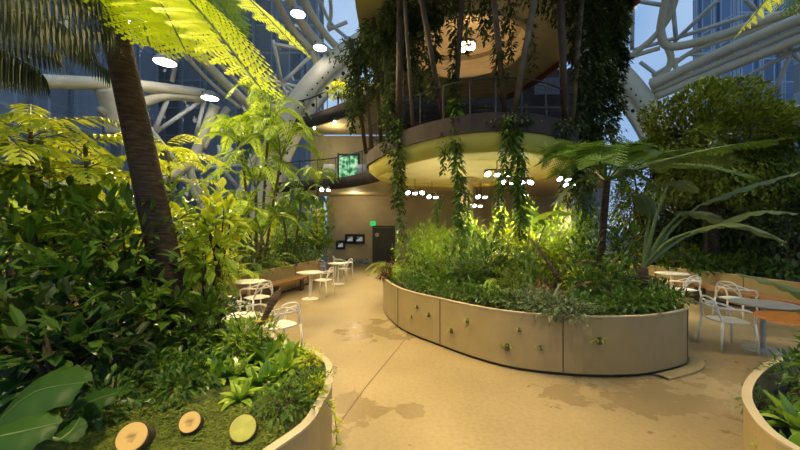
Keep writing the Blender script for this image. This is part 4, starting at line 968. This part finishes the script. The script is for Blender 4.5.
# ---------------- small things in the near left planter
for (u, v, r), nm in zip([(132, 437, .075), (190, 422, .058), (243, 428, .072)], ['cut log end lying in the moss, leftmost and largest of three', 'cut log end with a dark cracked centre, middle of three', 'yellow green tinted cut log end, rightmost of three']):
    p = gh(u, v, .80); e = empty('log_slice', p, nm, 'log', 'cut log ends in the moss')
    d = V((.25, -.75, .62)).normalized()
    MB().tube([-d*.16-V((0, 0, .0)), V((0, 0, 0))], r, 24, sx=1).build('bark', 'log_bark', e)
    MB().tube([V((0, 0, 0)), d*.006], r*.93, 24).build('cut_face', 'log_face' if u != 243 else 'log_face_mossy', e)
F = []
for u, v in [(123, 402), (151, 401), (96, 421)]:
    p = gh(u, v, .80); e = empty('small_flower', p); F.append(e); mb = MB()
    for i in range(5):
        a = i*2*PI/5; mb.leaf(V((0, 0, 0)), V((math.cos(a), math.sin(a), .35)), .03, .02, V((0, 0, 1)), .3, .1, 2)
    mb.build('petals', 'petal_white', e); MB().tube([(0, 0, -.08), (0, 0, .0)], .002, 5).build('stem', 'stem_green', e)
ordlab(F, 'tiny pale flower', 'flower', 'tiny pale flowers', 'in the dark moss above the cut logs')
p = gx(262, 3.1, .74); e = empty('yellow_flower', p, 'yellow star shaped flower beside the driftwood branch', 'flower')
mb = MB(); z = at(262, 322, 3.1).z-.74
for i in range(9):
    a = i*2.4; mb.leaf(V((0, 0, z)), V((math.cos(a), math.sin(a), .6)), .09, .03, V((0, 0, 1)), .5, .1, 3)
mb.build('petals', 'petal_yellow', e); MB().tube([(0, 0, 0), (0, 0, z)], .006, 6).build('stem', 'stem_green', e)
p = gx(244, 3.25, .72); e = tag(MB().tube([q-p for q in bez([p, at(250, 335, 3.2), at(262, 322, 3.15), at(272, 303, 3.1), at(281, 288, 3.1)], 6)], [.75*x for x in [.045, .045, .043, .042, .04, .04, .038, .038, .036, .034, .034, .034, .032, .034, .034, .036, .04, .042, .046, .05, .05, .045, .03, .012, .003]], 9).build('driftwood', 'driftwood', smooth=True), 'jagged brown driftwood branch standing in the near left planter in front of the white armchairs', 'driftwood'); e.location = p
# trailing sprig on the outer side of the near left planter
p = V((-.49, 2.2, .80)); e = empty('trailing_sprig', p, 'yellow green sprig hanging down the outside of the near left planter', 'plant')
rnd = random.Random(5); mb = MB(); pts = [V((0, 0, 0)), V((.05, .02, -.08)), V((.07, .05, -.22)), V((.06, .08, -.34))]
for i in range(26):
    q = bez(pts, 9)[min(27, 3+i)]; mb.leaf(q, V((rnd.uniform(-.2, 1), rnd.uniform(-1, .6), rnd.uniform(-.3, .6))), .06, .022, V((0, 0, 1)), .5, .1, 2)
mb.build('foliage', 'leaf_yellow', e); MB().tube(bez(pts, 6), .003, 5).build('stem', 'stem_green', e)
# moss: tufts nobody could count
from mathutils.bvhtree import BVHTree
so = [o for k_, o in SOILS.items() if 'lower left' in k_][0]
bv = BVHTree.FromPolygons([v_.co for v_ in so.data.vertices], [tuple(p_.vertices) for p_ in so.data.polygons])
rnd = random.Random(9); mb = MB()
for i in range(22000):
    u = rnd.uniform(60, 330); v = rnd.uniform(372, 455); q = gh(u, v, .76)
    if not (q.x < -.60-.4*max(0, q.y-2.6)**1.0 and q.y > 1.35): continue
    if noise.noise(q*5) < -.3: continue
    ht = bv.ray_cast(V((q.x, q.y, 3)), V((0, 0, -1)))[0]
    if ht is None: continue
    a = rnd.uniform(0, 6.28); mb.leaf(V((q.x, q.y, ht.z-.003)), V((math.cos(a), math.sin(a), .9)), rnd.uniform(.018, .045), .011, V((0, 0, 1)), .6, .1, 2)
tag(mb.build('moss', 'moss'), 'green moss carpet around the cut logs in the near left planter', 'moss', kind='stuff')
# driftwood logs in the central planter
for P, r, nm in [([gx(570, 6.0, .75), at(548, 262, 6.0), at(530, 238, 6.1)], .05, 'dark driftwood branch leaning up left in the central planter'), ([gx(560, 5.6, .8), at(590, 283, 5.5), at(612, 296, 5.4)], .045, 'dark driftwood log lying right of the leaning branch in the central planter'), ([gx(556, 6.1, .78), at(575, 265, 6.0), at(596, 262, 5.9)], .035, 'thin forked driftwood arm reaching towards the tree fern trunk')]:
    b = P[0]; o = tag(MB().tube([q-b for q in bez(P, 6)], [r*(1-.7*i/12) for i in range(13)], 8).build('driftwood', 'driftwood', smooth=True), nm, 'driftwood'); o.location = b
p = gx(545, 5.6, .93); e = empty('log_slice', p, 'single cut log end in the central planter near the driftwood', 'log')
MB().tube([V((0, .15, -.05)), V((0, 0, 0))], .065, 18).build('bark', 'log_bark', e); MB().tube([V((0, 0, 0)), V((0, -.006, .001))], .06, 18).build('cut_face', 'log_face', e)

# ================================================================== VINES
def vine(u0, v0, Y0, u1, v1, Y1, n, spread, L, mat, seed):
    rnd = random.Random(seed); A, B_ = at(u0, v0, Y0), at(u1, v1, Y1)
    e = empty('hanging_vine', A); m = 8; n = int(n*1.35); spread *= 1.15; L *= 1.35; P = []
    for i in range(m+1):
        t = i/m; P.append((B_-A)*t+V((rnd.uniform(-1, 1), rnd.uniform(-1, 1), 0))*spread*.35*(1 if i else 0))
    Q = bez(P, 3); MB().tube(Q, .010, 5).build('stem', 'stem_brown', e)
    mb = MB()
    for i in range(n):
        t = rnd.random()*(len(Q)-1); k_ = min(int(t), len(Q)-2); q = Q[k_].lerp(Q[k_+1], t-k_)
        sp = spread*(.55+.65*abs(noise.noise(V((q.z*.9, seed, 0))))*1.6)*(1-.35*k_/len(Q))
        a = rnd.uniform(0, 6.28); rr = sp*rnd.random()**.6; q = q+V((math.cos(a)*rr, math.sin(a)*rr, rnd.uniform(-.08, .08)))
        mb.leaf(q, V((math.cos(a), math.sin(a), rnd.uniform(-1.2, .2))), L*rnd.uniform(.7, 1.2), L*.42, V((0, 0, 1)), .4, .12, 2)
    mb.build('foliage', mat, e); return e
VN = []
VL = [ # u0,v0,Y0,u1,v1,Y1,n,spread,L
 (352, 40, 10.4, 353, 130, 10.8, 260, .20, .13), (362, 20, 10, 364, 110, 10.4, 260, .22, .13), (374, 15, 9.6, 372, 100, 10, 260, .22, .13), (384, 10, 9.2, 386, 150, 9.6, 320, .18, .12), (392, 0, 9, 397, 205, 8.9, 600, .22, .14), (398, 120, 8.75, 402, 240, 8.7, 300, .17, .13),
 (408, 10, 8.6, 408, 70, 8.8, 240, .22, .12), (416, 20, 8.4, 418, 95, 8.4, 160, .14, .12), (424, 0, 8.2, 432, 100, 8.0, 200, .12, .12), (436, 10, 8.1, 436, 60, 8.0, 120, .12, .12), (455, 0, 7.9, 454, 120, 7.9, 320, .12, .12), (454, 100, 7.8, 462, 242, 7.6, 560, .18, .13), (446, 118, 7.9, 443, 172, 7.8, 80, .08, .11), (470, 0, 7.6, 466, 55, 7.6, 80, .10, .11),
 (482, -5, 7.5, 484, 40, 7.5, 110, .12, .11), (494, -5, 7.4, 500, 80, 7.3, 220, .12, .11), (508, 0, 7.3, 512, 60, 7.3, 100, .10, .11), (508, 112, 7.2, 506, 190, 7.2, 180, .12, .11), (515, 130, 7.25, 520, 235, 7.3, 460, .20, .13), (500, 170, 7.4, 497, 240, 7.4, 160, .12, .11), (530, 20, 7.2, 533, 70, 7.3, 60, .10, .1),
 (572, 0, 8.0, 574, 80, 8.2, 200, .16, .12), (583, -5, 8.3, 580, 180, 8.8, 900, .22, .13), (593, -5, 8.4, 592, 160, 9.0, 900, .24, .13), (603, -5, 8.5, 600, 150, 9.2, 900, .25, .13), (613, -5, 8.6, 610, 130, 9.4, 900, .24, .13), (622, -5, 8.8, 618, 110, 9.5, 700, .20, .13), (626, 0, 8.9, 622, 60, 9.2, 300, .16, .13),
 (580, 160, 8.8, 582, 250, 8.2, 350, .18, .12), (588, 120, 8.9, 588, 225, 8.4, 350, .18, .12), (613, 130, 9.3, 625, 190, 9.3, 220, .16, .13), (470, 190, 8.2, 466, 235, 8.0, 90, .1, .1), (440, 195, 9.0, 436, 225, 9.0, 70, .1, .1)]
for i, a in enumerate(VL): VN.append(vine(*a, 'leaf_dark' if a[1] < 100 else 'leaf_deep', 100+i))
def sub(L, lo, hi): return [o for o in L if lo <= 400+FPX*o.location.x/o.location.y < hi]
ordlab(sub(VN, 340, 440), 'dark leafy vine hanging', 'vine', 'vines at the left of the platform', 'at the left side of the platform')
ordlab(sub(VN, 440, 560), 'leafy vine strand hanging', 'vine', 'vines in front of the platform', 'in front of the platform middle')
ordlab(sub(VN, 560, 640), 'dense dark vine', 'vine', 'vines in the dense curtain right of the platform', 'in the thick curtain right of the platform')
# leafy swags along the platform rim and overhead
SW = []
for i, (u, v, Y, rx, rz, n) in enumerate([(365, 54, 10.2, .8, .55, 1100), (385, 38, 9.3, .7, .45, 900), (405, 16, 8.6, .7, .4, 800), (436, 6, 8.1, .4, .22, 260), (356, 110, 11, .3, .4, 240), (565, 5, 8.0, .5, .3, 500), (398, 35, 9.0, .6, .5, 800), (425, 15, 8.3, .6, .35, 600), (452, -6, 7.9, .5, .22, 320), (352, 85, 10.8, .35, .5, 300), (408, 60, 8.8, .4, .4, 380), (540, -8, 7.5, .6, .25, 300), (382, 75, 9.6, .4, .5, 400), (590, 135, 9.0, .55, .4, 600), (512, 122, 7.25, .45, .13, 200), (560, 128, 7.9, .45, .18, 300), (575, 195, 8.8, .35, .6, 450)]):
    rnd = random.Random(300+i); e = empty('climbing_vine', at(u, v, Y)); SW.append(e)
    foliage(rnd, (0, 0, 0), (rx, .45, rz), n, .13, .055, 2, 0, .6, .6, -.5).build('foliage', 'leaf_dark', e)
    branches(rnd, (0, 0, 0), (rx, .4, rz), 9, .012).build('stem', 'stem_brown', e)
ordlab(SW, 'dark mass of vine leaves', 'vine', 'climbing vine masses about the platform', 'tangled on the platform struts and rim')

# ================================================================== THE CITY OUTSIDE
def tower(label, x0, x1, y0, y1, h, mat, fm='tower_frame_dark'):
    e = empty('office_tower', ((x0+x1)/2, (y0+y1)/2, 0), label, 'building')
    MB().box((0, 0, h/2), (x1-x0, y1-y0, h)).build('facade', mat, e)
    mb = MB()
    n = int((x1-x0)/3)
    for i in range(n+1): mb.box((-(x1-x0)/2+i*3, -(y1-y0)/2-.15, h/2), (.35, .3, h))
    m = int((y1-y0)/3)
    for i in range(m+1): mb.box(((-1 if x0 > 0 else 1)*((x1-x0)/2+.15), -(y1-y0)/2+i*3, h/2), (.3, .35, h))
    mb.build('mullions', fm, e); MB().box((0, 0, h+.5), (x1-x0+1, y1-y0+1, 1)).build('parapet', 'tower_frame', e)
tower('tall blue glass office tower outside the dome at right', 46.5, 80, 47, 54, 90, 'tower_blue', 'tower_frame')
tower('dark glass office building outside the dome at left', -60, -10.4, 42, 45.5, 60, 'tower_navy')
tower('dark office building close outside the dome at the far left', -60, -26, 0, 36, 45, 'tower_navy')
tower('low building outside behind the central core', -8, 36, 60, 80, 14, 'tower_navy')
tower('mid height office building outside at the far right', 44, 70, 4, 38, 22, 'tower_navy')

# ================================================================== LIGHT
def spot(p, tgt, W_, ang=100, size=.25, c=(1, .75, .34), blend=.8):
    l = bpy.data.lights.new('lamp_light', 'SPOT'); l.energy = W_; l.spot_size = math.radians(ang); l.spot_blend = blend; l.shadow_soft_size = size; l.color = c
    o = bpy.data.objects.new('lamp_light', l); col.objects.link(o); o.location = p; o.rotation_euler = (V(tgt)-V(p)).to_track_quat('-Z', 'Y').to_euler(); return o
TG = [(1, 6, 1), (-1, 7, 1), (-4, 9, 1), (-3, 5, 1), (-2.5, 4, 2), (8.6, 9.5, 5), (7, 5, 1)]
WT = [1700, 1700, 3600, 3600, 3600, 3600, 700]
for p, t, w_ in zip(LP, TG, WT): spot(p-V((0, 0, .15)), t, w_)
ADDED_HI = [((-3.2, 4.8, 12.5), (-2.6, 4.0, 0), 4300), ((.8, 4.2, 13.5), (.5, 4.5, 0), 2000), ((-1.0, -1.5, 12.0), (-2.7, 3.2, 1.5), 6800), ((4.2, 3.0, 13.5), (3.5, 4, 0), 1400), ((-5.5, 7.5, 11.5), (-4.5, 9, 0), 2700), ((8, 5.0, 12), (7, 6.5, 0), 550)]  # unseen floods added to brighten the floor, planters and thicket
NMH = ['above the near left planter', 'above the middle of the floor', 'behind the near left planter', 'above the front of the central planter', 'above the long left planter', 'above the right hand tables']
for (p, t, w_), nm in zip(ADDED_HI, NMH):
    e = empty('flood_lamp', p, 'added unseen flood lamp high under the dome '+nm, 'lamp', 'flood lamps under the dome')
    MB().lathe([(0, -.05), (.28, -.05), (.28, .02), (0, .02)], 20).build('diffuser', 'lamp_white', e); MB().lathe([(0, .25), (.2, .22), (.31, .02), (.31, -.06), (.29, .03), (0, .03)], 20).build('housing', 'metal_grey', e)
    d = (V(p)-DC).normalized(); MB().tube([(0, 0, .2), tuple(d*(DR-(V(p)-DC).length))], .03, 6).build('bracket', 'metal_dark', e)
    spot(V(p)-V((0, 0, .12)), t, w_, 55 if w_ == 6800 else 100)
for p, (u, v, Y, n, zt) in zip(CP, CL):
    spot(p-V((0, 0, .12)), p+V((0, -.25, -2)), 250*n if Y < 12.6 else 90*n, 130, .05, (1, .86, .52))
pt = bpy.data.lights.new('dome_light', 'POINT'); pt.energy = 45; pt.color = (1, .78, .48); pt.shadow_soft_size = .25
o = bpy.data.objects.new('dome_light', pt); col.objects.link(o); o.location = (RC.x, RC.y, 8.35)
for x, y, z, w_ in ((2.6, 10.2, 6.2, 22), (1.0, 9.6, 2.75, 30), (3.2, 9.4, 2.75, 30), (2.0, 11.6, 2.75, 30), (-3.2, 16.6, 6.6, 50), (-2.4, 18, 3.5, 60)):  # no fixtures here; those under the platform are added to brighten its underside
    pt = bpy.data.lights.new('room_fill_light', 'POINT'); pt.energy = w_; pt.color = (1, .8, .5); pt.shadow_soft_size = .15
    o = bpy.data.objects.new('room_fill_light', pt); col.objects.link(o); o.location = (x, y, z)
# plants on the top gallery and a lit planting on the mezzanine
G_ = []
for i, (u, Y) in enumerate([(338, 15.6), (347, 15.2), (356, 14.8), (364, 14.2)]):
    G_.append(clump('leafy_shrub', None, None, u, 90, Y, .38, .34, 260, .2, .08, 'leaf_yellow', 7.42, 400+i))
ordlab(G_, 'yellow lit shrub', 'shrub', 'shrubs on the top gallery', 'on the top gallery below the perforated arch')
clump('leafy_shrub', 'yellow lit shrub standing on the mezzanine left of the lounge chairs', 'shrub', 321, 165, 17.0, .35, .75, 300, .18, .07, 'leaf_yellow', 4.26, 420)
spot((-2.6, 14.2, 10.5), (-2.6, 15.4, 7.6), 350, 80)
spot((-4.2, 16.0, 6.7), (-4.0, 17, 5), 60, 80)

w = bpy.data.worlds.new('sky'); bpy.context.scene.world = w; w.use_nodes = True; nt = w.node_tree; nt.nodes.clear()
out = nt.nodes.new('ShaderNodeOutputWorld'); bg = nt.nodes.new('ShaderNodeBackground'); tc = nt.nodes.new('ShaderNodeTexCoord')
no = nt.nodes.new('ShaderNodeTexNoise'); no.inputs['Scale'].default_value = 3; r = nt.nodes.new('ShaderNodeValToRGB')
r.color_ramp.elements[0].color = (.32, .50, .80, 1); r.color_ramp.elements[1].color = (.62, .76, .95, 1); r.color_ramp.elements[0].position = .35; r.color_ramp.elements[1].position = .7
nt.links.new(tc.outputs['Generated'], no.inputs['Vector']); nt.links.new(no.outputs['Fac'], r.inputs['Fac']); nt.links.new(r.outputs['Color'], bg.inputs[0]); nt.links.new(bg.outputs[0], out.inputs[0])
bg.inputs[1].default_value = 1.1

cam = bpy.data.cameras.new('camera'); cam.sensor_width = 36; cam.lens = 36*FPX/800; cam.shift_y = (HOR-225)/800; cam.clip_start = .05; cam.clip_end = 500
co = bpy.data.objects.new('camera', cam); col.objects.link(co); co.location = (0, 0, EYE); co.rotation_euler = (PI/2, 0, 0)
sc_ = bpy.context.scene; sc_.camera = co
vs = sc_.view_settings; vs.view_transform = 'Standard'; vs.look = 'None'; vs.gamma = 1; vs.exposure = -0.1; vs.use_curve_mapping = False
